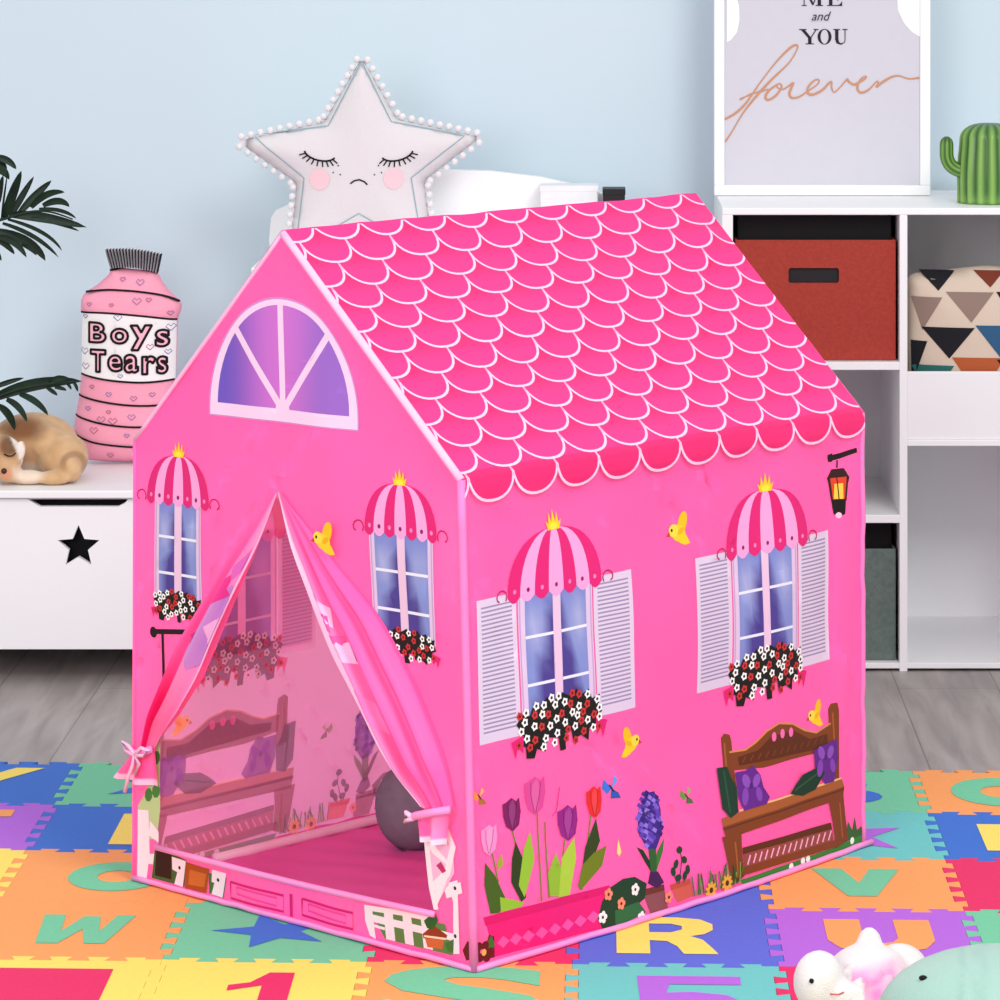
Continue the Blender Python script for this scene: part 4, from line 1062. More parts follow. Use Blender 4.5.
def on_star(name, draw):
    P = Print(sc.f, .0016, .0001); draw(P); return P.build(name, M_ATTR_FAB, star_root, .012, .012)
def lashes(P, cx, sgn):
    arc = [(cx+16*math.cos(t), 151+8*math.sin(t)) for t in [PI*.08+PI*.84*i/10 for i in range(11)]]
    tilt = sgn*-.22
    rot = lambda p: (cx+(p[0]-cx)*math.cos(tilt)-(p[1]-154)*math.sin(tilt), 154+(p[0]-cx)*math.sin(tilt)+(p[1]-154)*math.cos(tilt))
    P.line([sp(*rot(p)) for p in arc], .0038, K)
    for i in range(1, 10):
        a = arc[i]; q = (cx+22.5*math.cos(PI*.08+PI*.84*i/10), 151+14*math.sin(PI*.08+PI*.84*i/10)); P.line([sp(*rot(a)), sp(*rot(q))], .0028, K)
on_star('closed_eye', lambda P: lashes(P, 321, -1)); on_star('closed_eye', lambda P: lashes(P, 399, 1))
on_star('mouth', lambda P: P.line([sp(x, y) for x, y in [(352, 182), (356, 179), (361, 178), (366, 180), (369, 183)]], .0032, K))
for x, y in [(340, 164), (335, 171), (342, 173), (380, 164), (376, 173), (383, 171)]: on_star('freckle', lambda P: P.ell(*sp(x, y), .0016, .0016, K, n=8))
for x, y in [(321, 178), (395, 177)]: on_star('blush_cheek', lambda P: P.ell(*sp(x, y), .021, .022, (252, 205, 214), n=20))
ring = [(Vector(p)) for p in so]
count = 0; per = 0
edges = [(ring[i], ring[(i+1) % 10]) for i in range(10)]
pom = None
for a, b_ in edges:
    if max(a.y, b_.y) < CZ+.09: continue
    n = round((b_-a).length/.0205)
    for i in range(n):
        q = a.lerp(b_, (i+.5)/n); nn = Vector((b_.y-a.y, a.x-b_.x)).normalized()
        if sc.inside(q+nn*.006): nn = -nn
        q = q+nn*.007
        if q.y < CZ+.012: continue
        if pom is None:
            pom = ball('pompom', (0, 0, 0), .0078, M_POM, star_root, 10); o = pom
        else:
            o = pom.copy(); COL.objects.link(o); o.parent = star_root; o.matrix_parent_inverse = Matrix.Identity(4)
        o.location = (q.x, D_ST, q.y)

# bottle cushion
D_BT = 7.40
CT = crop(60, 230, .25)
def bp_(x, y): (a, c), = CT([(x, y)]); p = at(a, c, D_BT); return (p.x, p.z)
bo_px = [(205, 160), (198, 188), (150, 232), (100, 262), (84, 290), (82, 335), (92, 350), (87, 580), (76, 680), (62, 760), (54, 820), (70, 880), (100, 932), (200, 940), (320, 944), (430, 940), (458, 900), (462, 820), (460, 720), (464, 600), (468, 480), (472, 365), (486, 335), (488, 300), (440, 258), (408, 218), (392, 178)]
bot_o = [bp_(*p) for p in bo_px]
lo_ = min(z for x, z in bot_o); bot_o = [(x, z-lo_+BZ1+.002) for x, z in bot_o]; dzb = -lo_+BZ1+.002
def bq(x, y): a = bp_(x, y); return (a[0], a[1]+dzb)
bt_ = Cushion(dense(bot_o, .012, .01), D_BT, .052, .012)
bottle = bt_.build('bottle_cushion', M_ATTR_FAB, None, lambda x, z: lin((254, 168, 192)))
tag(bottle, 'pink bottle shaped cushion with a frilled cap and black lettering, on the bench', 'cushion')
P = Print(bt_.f, .0022, .0001)
P.poly([bq(*p) for p in [(94, 335), (180, 333), (270, 340), (370, 350), (469, 366), (468, 450), (464, 605), (350, 612), (250, 606), (160, 596), (90, 582), (90, 450)]], (250, 246, 246))
P.build('label_band', M_ATTR_FAB, bottle, .008, .008, conf=True)
K = (26, 18, 24)
for pts in [[(200, 172), (300, 150), (392, 182)], [(106, 258), (200, 243), (330, 250), (440, 272), (482, 296)], [(86, 338), (180, 334), (270, 340), (370, 350), (472, 368)], [(88, 583), (160, 597), (250, 607), (350, 613), (462, 606)], [(78, 668), (150, 684), (260, 700), (360, 706), (458, 702)], [(64, 748), (120, 764), (200, 780), (300, 790), (460, 786)], [(56, 820), (100, 842), (180, 860), (300, 872), (458, 868)]]:
    P = Print(bt_.f, .003, 0); P.line([Vector(bq(*p)) for p in smooth_poly(pts, 16)], .0042, K); P.build('printed_line', M_ATTR_FAB, bottle, .008, .008, conf=True)
rnd = random.Random(4)
for x, y in [(260, 203), (330, 215), (125, 303), (218, 304), (320, 288), (366, 284), (450, 338), (245, 352), (108, 352), (105, 490), (110, 550), (255, 585), (372, 470), (450, 395), (138, 630), (208, 658), (308, 674), (122, 716), (208, 728), (178, 758), (225, 764), (300, 748), (148, 802), (280, 822), (100, 886), (210, 905), (380, 660), (420, 740), (400, 830), (340, 905), (440, 492)]:
    s = rnd.uniform(9, 19); c = [(150, 110, 160), (128, 120, 180), (170, 90, 130)][rnd.randrange(3)]
    P = Print(bt_.f, .003, 0)
    P.line([bq(*p) for p in [(x, y+s*.8), (x-s, y-s*.1), (x-s*.5, y-s*.7), (x, y-s*.2), (x+s*.5, y-s*.7), (x+s, y-s*.1), (x, y+s*.8)]], .0016, c)
    P.build('printed_heart', M_ATTR_FAB, bottle, .008, .008, conf=True)
P = Print(bt_.f, .0022, .0)
def letters(word, boxes):
    for ch, (x0, y0, x1, y1) in zip(word, boxes):
        a = bq(x0, y1); b_ = bq(x1, y0)
        tris = text_polys(ch, a[0], a[1], b_[0], b_[1], .03)
        cnt = {}
        for pg in tris:
            for k in range(len(pg)):
                e1, e2 = [tuple(round(c, 6) for c in q) for q in (pg[k], pg[(k+1) % len(pg)])]
                key = (min(e1, e2), max(e1, e2)); cnt[key] = cnt.get(key, 0)+1
        for n_, ((e1, e2), c_) in enumerate(cnt.items()):
            if c_ != 1: continue
            v1, v2 = Vector(e1), Vector(e2); d = v2-v1
            if d.length < 1e-6: continue
            d = d.normalized()*.001
            P.line([v1-d, v2+d], .0052, K, .0042+n_*4e-6)
        for pg in tris: P.poly(pg, (255, 190, 206), .0038)
letters('Boys', [(130, 378, 192, 450), (222, 400, 282, 452), (304, 388, 372, 478), (398, 408, 440, 466)])
letters('Tears', [(136, 486, 192, 566), (210, 506, 258, 562), (276, 504, 322, 566), (346, 512, 388, 574), (402, 514, 434, 574)])
P.build('lettering', M_ATTR_FAB, bottle, .008, .008, conf=True)
g = G()
nfr = 18
top0, top1 = bq(182, 88), bq(410, 108); b0_, b1_ = bq(204, 166), bq(393, 184)
for i in range(nfr):
    for j in (0, 1):
        t0 = (i+j*.58)/nfr; t1 = t0+(.42 if j else .58)/nfr
        z = -.006 if j else .004
        A = (b0_[0]+(b1_[0]-b0_[0])*t0, b0_[1]+(b1_[1]-b0_[1])*t0+.006*math.sin(PI*t0)); B_ = (b0_[0]+(b1_[0]-b0_[0])*t1, b0_[1]+(b1_[1]-b0_[1])*t1+.006*math.sin(PI*t1))
        C_ = (top0[0]+(top1[0]-top0[0])*t1, top0[1]+(top1[1]-top0[1])*t1+.005*math.sin(PI*t1)); D_ = (top0[0]+(top1[0]-top0[0])*t0, top0[1]+(top1[1]-top0[1])*t0+.005*math.sin(PI*t0))
        y = D_BT-.012
        v = [(A[0], y, A[1]), (B_[0], y+z, B_[1]), (C_[0], y+z*1.4, C_[1]), (D_[0], y-.003, D_[1])]
        v += [(p[0], p[1]+.02, p[2]) for p in v]
        g.add(v, [(0, 1, 2, 3), (7, 6, 5, 4), (0, 4, 5, 1), (3, 2, 6, 7), (0, 3, 7, 4), (1, 5, 6, 2)], lin((30, 24, 30)) if j else lin((226, 226, 232)))
g.build('frilled_cap', M_ATTR_FAB, bottle, attr=True)

# geometric cushion in the cubby
gx0, gx1 = SXM+.014, SX1-.03; gy = SY0+.075
gz0 = zz(440)+.002; gz1 = at(0, 268, gy).z
gp = Cushion(dense([(gx0, gz0), (gx1, gz0+.0), (gx1+0, gz1-.012), ((gx0+gx1)/2, gz1+.006), (gx0, gz1-.012)], .015, .02), gy, .05, .016)
gc = gp.build('patterned_cushion', M_ATTR_FAB, None, lambda x, z: lin((216, 198, 180))); tag(gc, 'beige cushion with dark and coloured triangles in the upper right cubby', 'cushion')
P = Print(gp.f, .001, 0)
cols = dict(k=(28, 28, 34), t=(146, 124, 114), r=(120, 54, 38), b=(50, 92, 130), o=(180, 92, 52), g=(44, 110, 104))
def tri(cx, cy, w, h, c):
    w *= 1.2; h *= 1.12; cy -= 1
    q = [(at(x, y, gy-.04).x, at(x, y, gy-.04).z) for x, y in [(cx-w/2, cy), (cx+w/2, cy+.5), (cx+w*.02, cy+h)]]
    q = [(min(gx1-.006, max(gx0+.006, x)), z) for x, z in q]
    if abs((q[1][0]-q[0][0])) > .01: P.poly(q, cols[c])
for cx, cy, w, h, c in [(938, 272, 30, 18, 'k'), (990, 272, 26, 15, 'r'), (970, 293, 40, 27, 't'), (922, 298, 34, 30, 't'), (1012, 293, 26, 24, 'k'), (948, 328, 44, 28, 'k'), (1000, 326, 42, 30, 'b'), (912, 342, 26, 40, 'k'), (978, 358, 44, 36, 'o'), (930, 366, 40, 30, 'g'), (1020, 360, 40, 30, 'k'), (1035, 300, 34, 26, 't'), (1050, 330, 40, 28, 'o')]: tri(cx, cy, w, h, c)
P.build('triangle_print', M_ATTR_FAB, gc, .016, .016)

# ------------------------------------------------------------------ poster
D_PO = 7.50
def po(px, py): p = at(px, py, D_PO); return (p.x, p.z)
x0, _ = po(714, 0); x1, _ = po(930, 0); zb0 = ZT+.001; zt0 = zb0+.62
poster = empty('framed_poster', ((x0+x1)/2, D_PO, zb0), 'white framed poster reading me and you forever on top of shelf', 'picture')
lean = lambda z: 0.0
fw = .022
g = G()
for d in [(x0, x1, zb0, zb0+fw), (x0, x1, zt0-fw, zt0), (x0, x0+fw, zb0+fw, zt0-fw), (x1-fw, x1, zb0+fw, zt0-fw)]: g.box(d[0], d[1], D_PO-.012, D_PO+.014, d[2], d[3], .002)
g.build('frame', M_WHITE, poster)
g = G(); g.box(x0+fw-.002, x1-fw+.002, D_PO-.001, D_PO+.006, zb0+fw-.002, zt0-fw+.002); pic = g.build('picture', mat('pale_lilac_paper', (208, 206, 216), .6, .25, .01), poster)
flat = lambda x, z, h=0: Vector((x, D_PO-.001-h, z))
P = Print(flat, .0006, .0001)
P.poly([po(727, -10), po(735, -8), po(739, 6), po(739.5, 20), po(737, 32), po(731, 40), po(727, 42)], (252, 252, 254))
P.build('white_notch', M_ATTR_FAB, pic, 1, 1); P = Print(flat, .0006, .0001)
P.poly([po(920.5, -30), po(905, -20), po(897, -4), po(898, 10), po(904, 23), po(912, 32), po(920.5, 37)], (252, 252, 254)); P.build('white_notch', M_ATTR_FAB, pic, 1, 1)
P = Print(flat, .0008, .00005); K = (40, 38, 44)
def glyph(polys):
    for pg in polys: P.poly([po(*q) for q in pg], K)
# YOU in high-contrast serif capitals, baseline y=44, cap height 29
def Rr(x0_, y0_, x1_, y1_): return [(x0_, y0_), (x1_, y0_), (x1_, y1_), (x0_, y1_)]
glyph([[(800.5, 29.5), (804.5, 29.5), (811.5, 38), (811.5, 44), (808, 44), (808, 38)], [(815.5, 29.5), (816.8, 29.5), (810.8, 38.6), (810, 38)], Rr(799, 29, 806.5, 30), Rr(813.5, 29, 818.5, 30), Rr(805.5, 43.4, 814, 44.3)])
P.poly([po(824.5+7*math.cos(t), 36.7+7.8*math.sin(t)) for t in [2*PI*i/28 for i in range(28)]], K, holes=[[po(824.5+4*math.cos(t), 36.7+7.1*math.sin(t)) for t in [2*PI*i/28 for i in range(28)]]])
glyph([Rr(835, 29.5, 838.4, 40), [(835, 39), (838.4, 39), (839, 42), (841, 43.3), (844.2, 42), (844.6, 39), (845.4, 39), (845, 42.4), (841, 44.8), (836.4, 43.4)], Rr(844.5, 29.5, 845.4, 40), Rr(833.2, 29, 840, 30), Rr(842.4, 29, 847.4, 30)])
# ME, its upper half runs off the photograph
glyph([Rr(803.6, -9, 804.5, 5.6), [(804.5, -9), (808, -9), (813.6, 4), (812.4, 5.4)], [(818, -9), (819, -9), (813.3, 5.4), (812.4, 4.5)], Rr(817.6, -9, 821, 5.6), Rr(801.6, 5, 806.6, 5.9), Rr(815.6, 5, 823, 5.9), Rr(801.6, -9.5, 806.5, -8.6), Rr(817.5, -9.5, 823, -8.6)])
glyph([Rr(829, -9, 832.4, 5.6), Rr(827, 5, 842, 5.9), [(842, 5.9), (842, 1), (840, 4), (838, 5)], Rr(827, -9.5, 841.5, -8.6), Rr(832, -2.2, 838, -1.4), Rr(837.5, -4.4, 838.3, .8), [(841.5, -9.5), (841.5, -5), (839.5, -8.6)]])
for pg in text_polys('and', *po(811.5, 20.5), *po(831, 11.5), 0, .35): P.poly(pg, K)
P.build('black_lettering', M_ATTR_FAB, pic, 1, 1)
P = Print(flat, .001, .00004); cf = crop(700, 0, .24)
def catmull(pts, n=8):
    out = []
    for i in range(len(pts)-1):
        p0_, p1_, p2_, p3_ = pts[max(0, i-1)], pts[i], pts[i+1], pts[min(len(pts)-1, i+2)]
        for k in range(n):
            t = k/n
            out.append(tuple(.5*(2*p1_[j]+(p2_[j]-p0_[j])*t+(2*p0_[j]-5*p1_[j]+4*p2_[j]-p3_[j])*t*t+(3*p1_[j]-p0_[j]-3*p2_[j]+p3_[j])*t**3) for j in (0, 1)))
    return out+[pts[-1]]
for st in [[(104, 497), (150, 470), (195, 425), (250, 345), (320, 255), (375, 200), (402, 188), (404, 205), (370, 262), (300, 330), (235, 400), (180, 470), (135, 545), (106, 590)], [(165, 415), (200, 398), (240, 384), (285, 372)],
           [(322, 352), (290, 375), (272, 402), (285, 416), (318, 396), (340, 362), (330, 348), (320, 362), (345, 372), (372, 356), (388, 346), (380, 366), (372, 392), (384, 408), (415, 402), (448, 380), (488, 352), (496, 334), (478, 334), (452, 360), (448, 386), (470, 394), (510, 374), (545, 340), (548, 366), (560, 384), (590, 356), (612, 330), (618, 338)],
           [(612, 334), (640, 352), (664, 342), (690, 326), (688, 318), (668, 332), (655, 366), (670, 386), (702, 374), (735, 340), (742, 346), (735, 362), (760, 342), (800, 320), (830, 316), (870, 328), (913, 324)]]:
    P.line([po(*q) for q in cf(catmull(st))], lambda t: .0042+.0012*math.sin(t*19), (200, 146, 116))
P.build('script_lettering', M_ATTR_FAB, pic, 1, 1)

# ------------------------------------------------------------------ cactus
D_CA = 7.30
cc = at(989, 203, D_CA); cz = ZT+.001; Rb = .0655; Hc = .166
cactus = empty('cactus_ornament', (cc.x, D_CA, cz), 'green ribbed ceramic cactus with one bent arm on the shelf top', 'ornament')
m_c, nt, b = new_mat('ribbed_green_glaze')
a = nt.nodes.new('ShaderNodeAttribute'); a.attribute_name = 'Col'; nt.links.new(a.outputs['Color'], b.inputs['Base Color']); b.inputs['Roughness'].default_value = .35
V = []; F = []; Cc = []; n = 96; rows = 26
for i in range(rows+1):
    t = i/rows
    if t < .72: q = t/.72; z = Hc*.8*q; rr = Rb*(.97+.03*q) - Rb*.1*sst(.35, 1, q)*q
    else: q = (t-.72)/.28; z = Hc*(.8+.2*math.sin(q*PI/2)); rr = Rb*.9*max(.001, math.cos(q*PI/2)**.75)
    for k in range(n):
        an = 2*PI*k/n; rib = math.cos(an*16); r2 = rr*(1+.045*rib)
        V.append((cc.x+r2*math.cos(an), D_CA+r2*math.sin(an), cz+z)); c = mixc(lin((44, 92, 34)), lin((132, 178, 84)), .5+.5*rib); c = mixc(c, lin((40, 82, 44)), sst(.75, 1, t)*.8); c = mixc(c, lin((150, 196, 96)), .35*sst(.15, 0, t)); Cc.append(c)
for i in range(rows):
    for k in range(n): F.append((i*n+k, i*n+(k+1) % n, (i+1)*n+(k+1) % n, (i+1)*n+k))
F.append(tuple(range(n-1, -1, -1)))
mesh_obj('body', V, F, m_c, cactus, Cc, True)
arm = [at(x, y, D_CA-.01) for x, y in smooth_poly([(966, 172), (957, 170), (950, 165.5), (946.5, 158), (946.5, 148), (946.6, 141), (946.8, 136.5)], 22)]
V = []; F = []; Cc = []; n = 40
for i, p in enumerate(arm):
    t = (arm[min(i+1, 22)]-arm[max(i-1, 0)]).normalized(); x = t.cross(Vector((0, 1, 0))).normalized(); y = Vector((0, 1, 0)); rr = .0138*math.sqrt(max(.0, 1-max(0, (i-18)/4.2)**2)) if i > 18 else .0138
    for k in range(n):
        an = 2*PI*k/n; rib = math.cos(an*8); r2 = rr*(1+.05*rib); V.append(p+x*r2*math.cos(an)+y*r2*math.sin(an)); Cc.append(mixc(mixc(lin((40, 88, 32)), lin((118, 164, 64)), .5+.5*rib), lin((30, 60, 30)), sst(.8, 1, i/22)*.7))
for i in range(22):
    for k in range(n): F.append((i*n+k, i*n+(k+1) % n, (i+1)*n+(k+1) % n, (i+1)*n+k))
F.append(tuple(22*n+k for k in range(n))); F.append(tuple(range(n-1, -1, -1)))
fix_normals(mesh_obj('arm', V, F, m_c, cactus, Cc, True))

# ------------------------------------------------------------------ potted palm (pot outside the frame)
palm = empty('potted_palm', (-1.46, 7.3, BZ1), 'dark green palm fronds reaching in from the left edge of photo', 'plant')
g = G(); prof = [(.0, 0), (.07, 0), (.085, .12), (.092, .125), (.092, .14), (.08, .14), (.076, .12)]
V = []; F = []
for r_, z_ in prof:
    for k in range(28): V.append((-1.46+max(r_, .001)*math.cos(2*PI*k/28), 7.3+max(r_, .001)*math.sin(2*PI*k/28), BZ1+.001+z_))
for i in range(len(prof)-1):
    for k in range(28): F.append((i*28+k, i*28+(k+1) % 28, (i+1)*28+(k+1) % 28, (i+1)*28+k))
F.append(tuple((len(prof)-1)*28+k for k in range(28)))
g.add(V, F); g.build('pot', mat('white_pot', (230, 228, 226), .5, .3), palm, True)
DPM = 7.15
def frond(cr, rachis, leaves, seed):
    rnd = random.Random(seed); g = G()
    rp = [at(*cr([p])[0], DPM) for p in smooth_poly(rachis, 16)]
    rp = [Vector((-1.46, 7.3, BZ1+.13)), Vector((-1.45, 7.27, BZ1+.13+(rp[0].z-BZ1-.13)*.55))]+rp
    g.tube(catm3(rp), lambda t: .005*(1-.7*t), 6)
    for a, mid_, b_, w in leaves:
        if mid_ is None: mid_ = ((a[0]+b_[0])/2, (a[1]+b_[1])/2)
        dy = rnd.uniform(-.06, .03); V = []; F = []; n_ = 10
        for i in range(n_+1):
            t = i/n_; q = tuple(a[j]*(1-t)**2+(2*mid_[j]-.5*a[j]-.5*b_[j])*2*t*(1-t)+b_[j]*t*t for j in (0, 1))
            t2 = min(1, t+.01); q2 = tuple(a[j]*(1-t2)**2+(2*mid_[j]-.5*a[j]-.5*b_[j])*2*t2*(1-t2)+b_[j]*t2*t2 for j in (0, 1))
            tx, ty = q2[0]-q[0], q2[1]-q[1]; L = math.hypot(tx, ty) or 1
            if t2 == t: tx, ty = b_[0]-mid_[0], b_[1]-mid_[1]; L = math.hypot(tx, ty) or 1
            wd = 1.2*w/2*(math.sin(PI*min(1, (t*.86+.14)))**.6)
            nx, ny = -ty/L*wd, tx/L*wd; d = DPM+dy*t
            for k, s in ((0, -1), (1, 0), (2, 1)): V.append(at(*cr([(q[0]+nx*s, q[1]+ny*s)])[0], d+(.004 if s == 0 else 0)))
        for i in range(n_):
            for k in (0, 1): F.append((i*3+k, i*3+k+1, i*3+k+4, i*3+k+3))
        g.add(V, F)
    return g.build('frond', M_LEAF, palm, True)
def catm3(p, n=6):
    out = []
    for i in range(len(p)-1):
        a, b_, c, d = p[max(0, i-1)], p[i], p[i+1], p[min(len(p)-1, i+2)]
        for k in range(n):
            t = k/n; out.append(.5*(2*b_+(c-a)*t+(2*a-5*b_+4*c-d)*t*t+(3*b_-a-3*c+d)*t**3))
    return out+[p[-1]]
frond(crop(0, 140, .13), [(-260, 640), (-80, 640), (60, 600), (220, 545), (380, 540), (560, 610)], [
    ((30, 600), None, (165, 235), 62), ((80, 590), (165, 440), (262, 278), 44), ((150, 560), (270, 430), (398, 310), 52), ((240, 520), (360, 420), (500, 402), 46), ((330, 505), (450, 470), (535, 515), 46),
    ((300, 530), (470, 545), (588, 605), 26), ((90, 575), (350, 600), (668, 672), 66), ((240, 600), (440, 640), (612, 702), 26), ((60, 610), (330, 715), (478, 855), 26), ((20, 640), (270, 750), (452, 905), 30),
    ((-10, 700), (220, 790), (350, 930), 62), ((-20, 745), (110, 790), (205, 905), 46), ((-30, 770), (50, 810), (112, 880), 40), ((160, 800), (240, 840), (280, 888), 30), ((-60, 240), (10, 230), (72, 305), 60), ((-30, 130), (60, 160), (125, 225), 46),
    ((-10, 480), (0, 380), (25, 270), 40), ((-60, 820), (-20, 870), (10, 930), 30), ((-20, 170), (20, 200), (40, 260), 50), ((10, 620), (30, 450), (60, 240), 14)], 1)
frond(crop(0, 370, .13), [(-300, 330), (-100, 240), (120, 150), (400, 100), (620, 86)], [
    ((-60, 140), (60, 95), (185, 60), 34), ((-40, 215), (280, 110), (632, 86), 80), ((150, 185), (275, 245), (372, 350), 44), ((50, 225), (145, 290), (208, 400), 44), ((-10, 275), (70, 350), (112, 465), 52), ((360, 135), (405, 165), (442, 195), 28), ((420, 135), (470, 140), (512, 158), 26),
    ((515, 105), (535, 125), (548, 150), 20), ((565, 95), (585, 125), (598, 168), 22), ((-80, 290), (-40, 380), (-20, 470), 40), ((380, 100), (450, 65), (540, 72), 40)], 2)

# ------------------------------------------------------------------ sleeping toy puppy on the bench
D_PU = 7.17
def wp(px, py, d=D_PU): return at(px, py, d)
def rx(n): return n*D_PU/FPX
zc = BZ1
body = wp(34, 450)
pup_parts = [((wp(28, 447).x, 7.235, zc+rx(32)), (rx(46), .07, rx(32))), ((wp(62, 456).x, 7.19, zc+rx(22)), (rx(25), .062, rx(25))), ((wp(4, 452).x, 7.13, zc+rx(27)), (rx(23), .04, rx(22)), 0, .35),
             ((wp(13, 467).x, 7.108, zc+rx(13)), (rx(12), .026, rx(10)), 0, .5), ((wp(32, 474).x, 7.12, zc+rx(7)), (rx(20), .022, rx(7.5))), ((wp(58, 474).x, 7.115, zc+rx(7)), (rx(18), .02, rx(7.5))),
             ((wp(73, 462).x, 7.13, zc+rx(15)), (rx(12), .024, rx(14)), 0, -.4), ((wp(45, 440).x, 7.2, zc+rx(36)), (rx(20), .05, rx(20))), ((wp(-3, 431).x, 7.115, zc+rx(43)), (rx(8), .01, rx(11)), 0, -.5), ((wp(25, 441).x, 7.105, zc+rx(34)), (rx(6), .009, rx(12)), 0, .25)]
def pup_col(v):
    px, py = proj(v); n_ = .5+.5*nz(v.x*60, v.z*60, v.y*60)
    c = mixc(lin((204, 160, 112)), lin((226, 190, 146)), n_)
    c = mixc(c, lin((132, 82, 44)), .9*sst(26, 8, math.hypot((px-22)*.75, (py-428)*1.3)))
    c = mixc(c, lin((150, 100, 60)), .6*sst(4.5, 1.5, abs(math.hypot(px-74, py-465)-11))*sst(480, 460, py))  # darker ring along the haunch fold, crease shade put into the fur colour
    if v.y < 7.15 and px < 34:
        c = mixc(c, lin((112, 74, 50)), .9*sst(15, 6, math.hypot(px-9, py-446)))
        d = abs((px-20)-(py-448)*.42)
        c = mixc(c, lin((250, 242, 232)), sst(6.5, 3.5, d)*sst(430, 436, py)*sst(472, 464, py))
    c = mixc(c, lin((246, 230, 210)), .85*sst(15, 6, math.hypot((px-28)*.7, py-474)))
    c = mixc(c, lin((226, 156, 120)), .9*sst(9, 4, math.hypot(px-6, py-474)))
    return c
pup = blob('plush_puppy', pup_parts, M_ATTR_PLUSH, None, .005, pup_col, 3, BZ1+.0008); tag(pup, 'curled sleeping tan and white toy puppy on the bench at left', 'plush toy')
P = G(); P.tube([wp(x, y, 7.092) for x, y in [(4, 454), (8, 456), (12, 456), (16, 453)]], .0014, 6); P.build('closed_eye', M_BLACK, pup, True)
ball('nose', wp(4, 471, 7.083), .006, mat('dark_nose', (60, 34, 30), .4, .4), pup, 12)

# ------------------------------------------------------------------ plush toys, front right
D_W = 4.56
wc = Vector((at(1004, 0, D_W).x, D_W, 0))
def mint(v):
    px, py = proj(v); n_ = .5+.5*nz(v.x*9, v.z*9, v.y*9)
    c = mixc(lin((146, 186, 174)), lin((164, 200, 188)), n_)
    c = mixc(c, lin((128, 168, 160)), .4*math.exp(-((px-962)/3)**2)+.3*math.exp(-((px-984)/4)**2)+.3*math.exp(-((px-975)/2)**2))
    return c
wh = blob('plush_whale', [((wc.x, D_W, .089), (.168, .14, .089)), ((wc.x+.1, D_W+.02, .09), (.14, .125, .088)), ((wc.x+.26, D_W+.06, .10), (.07, .05, .05), 0, -.5), ((wc.x+.34, D_W+.03, .15), (.05, .06, .02), .5, -.4), ((wc.x+.34, D_W+.12, .15), (.05, .06, .02), -.5, -.4), ((wc.x-.03, D_W-.12, .03), (.05, .05, .016), .4)], M_ATTR_PLUSH, None, .009, mint, 6, .0012)
tag(wh, 'big round mint green plush whale at the bottom right corner', 'plush toy')
def on_front(px, py, c, r):
    """point on an ellipsoid under a pixel"""
    o = Vector((0, 0, EYE)); d = at(px, py, 1)-o
    A = sum((d[i]/r[i])**2 for i in range(3)); Bq = 2*sum(d[i]*(o[i]-c[i])/r[i]**2 for i in range(3)); Cq = sum(((o[i]-c[i])/r[i])**2 for i in range(3))-1
    D = Bq*Bq-4*A*Cq
    return o+d*((-Bq-math.sqrt(max(0, D)))/(2*A))
e = on_front(923, 978, (wc.x, D_W, .089), (.168, .14, .089)); ball('eye', e, .0046, M_BLACK, wh, 14, (1.2, .6, .8))

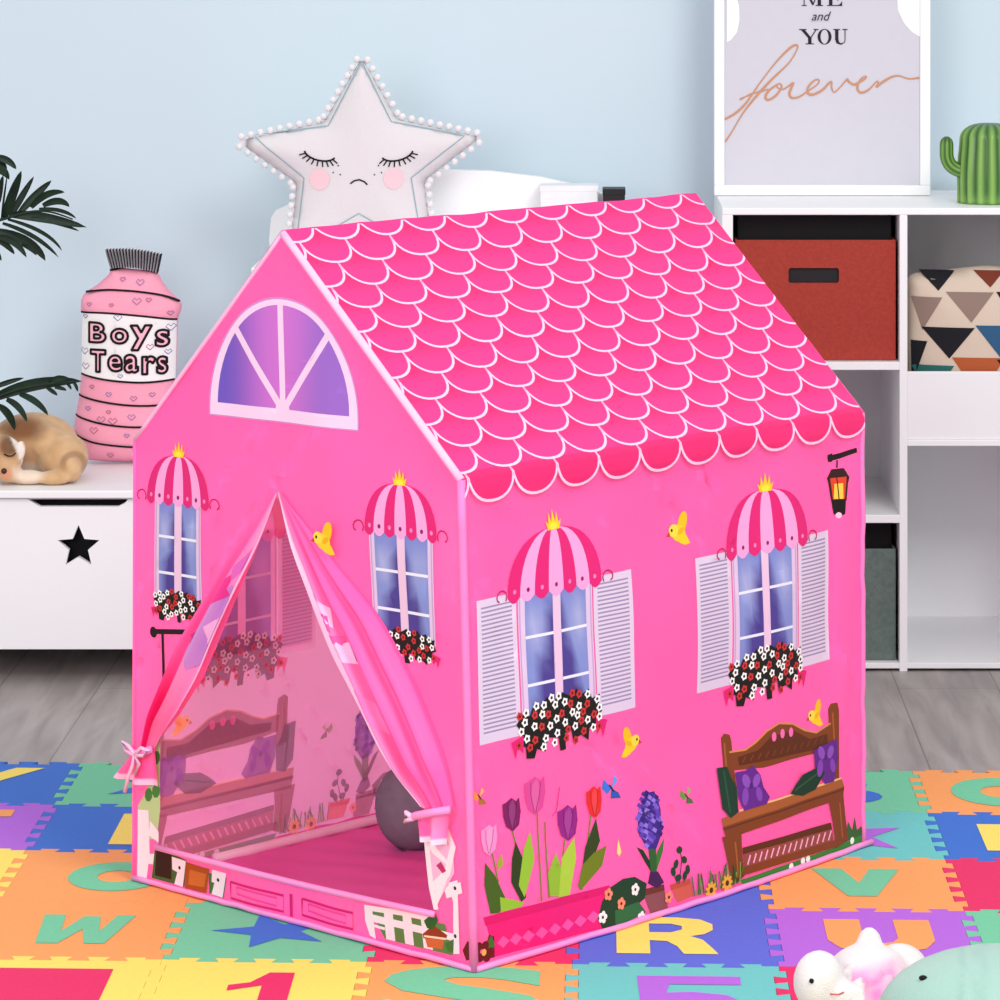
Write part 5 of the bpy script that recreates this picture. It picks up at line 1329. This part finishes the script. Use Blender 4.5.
D_L = 4.78
def lp(px, py, d=D_L): return at(px, py, d)
hd = lp(820, 985); WHT = (232, 228, 227)
hx = hd.x
head_c, head_r = Vector((hx-.002, 4.76, .075)), Vector((.036, .038, .042))
bx = lp(872, 0).x
lamb_parts = [(head_c, head_r), ((hx+.03, 4.745, .062), (.026, .024, .02), 0, .35), ((hx+.004, 4.72, .022), (.034, .03, .022)),
              ((bx, 4.83, .055), (.062, .07, .05)), ((lp(874, 0).x, 4.86, .098), (.0175, .018, .023)), ((lp(905, 0).x, 4.86, .062), (.04, .045, .035)), ((lp(853, 0).x, 4.85, .055), (.028, .04, .036)), ((bx-.0, 4.76, .04), (.055, .05, .038))]
rl = random.Random(12)
for _ in range(46):
    a_, b2_ = rl.uniform(0, 2*PI), rl.uniform(-.1, 1); q_ = rl.uniform(.006, .011)
    lamb_parts.append(((bx-.012+.058*math.cos(a_)*math.sqrt(1-max(0, b2_)**2), 4.775+.045*math.sin(a_), .045+.04*b2_), (q_, q_, q_*1.4), 0, rl.uniform(-.6, .6)))
def lamb_col(v):
    px, py = proj(v)
    c = lin(WHT)
    k = sst(955, 978, py+.25*(px-875))*sst(838, 846, px)*sst(912, 890, px)
    if (v-head_c).length < .046 or v.x < hx+.055 and v.y < 4.77: k *= 0
    return mixc(c, lin((250, 128, 196)), k*(.75+.35*nz(v.x*60, v.z*60, v.y*60)))
lamb = blob('plush_lamb', lamb_parts, M_ATTR_PLUSH, None, .0046, lamb_col, 3, .0012); tag(lamb, 'small white plush lamb with pink fluffy body beside the mint whale', 'plush toy')
e = on_front(811.5, 981, head_c, head_r); ball('eye', e+Vector((0, -.0, 0)), .0034, M_BLACK, lamb, 12)
g = G(); q = lp(845, 991, 4.722); g.tube([lp(830, 994, 4.725), lp(838, 994.5, 4.722), lp(844, 992, 4.722)], .0009, 6); g.build('mouth', mat('rose_thread', (214, 90, 110), .7, .1), lamb, True)
# ------------------------------------------------------------------ light
w = bpy.data.worlds.new('world'); SC.world = w; w.use_nodes = True
w.node_tree.nodes['Background'].inputs[0].default_value = (1, 1, 1, 1); w.node_tree.nodes['Background'].inputs[1].default_value = .78
def area(name, loc, target, sx, sy, power, col=(1, 1, 1)):
    l = bpy.data.lights.new(name, 'AREA'); l.shape = 'RECTANGLE'; l.size = sx; l.size_y = sy; l.energy = power; l.color = col
    o = bpy.data.objects.new(name, l); COL.objects.link(o); o.location = loc
    o.rotation_euler = (Vector(target)-Vector(loc)).to_track_quat('-Z', 'Y').to_euler(); return o
area('key_softbox', (1.6, 2.6, 3.6), (-.1, 6.2, .5), 1.6, 1.6, 105)
area('fill_light', (-1.5, 1.4, 1.9), (-.4, 6.0, .4), 1.8, 1.8, 72)  # added fill from the camera side, brightens the tent interior
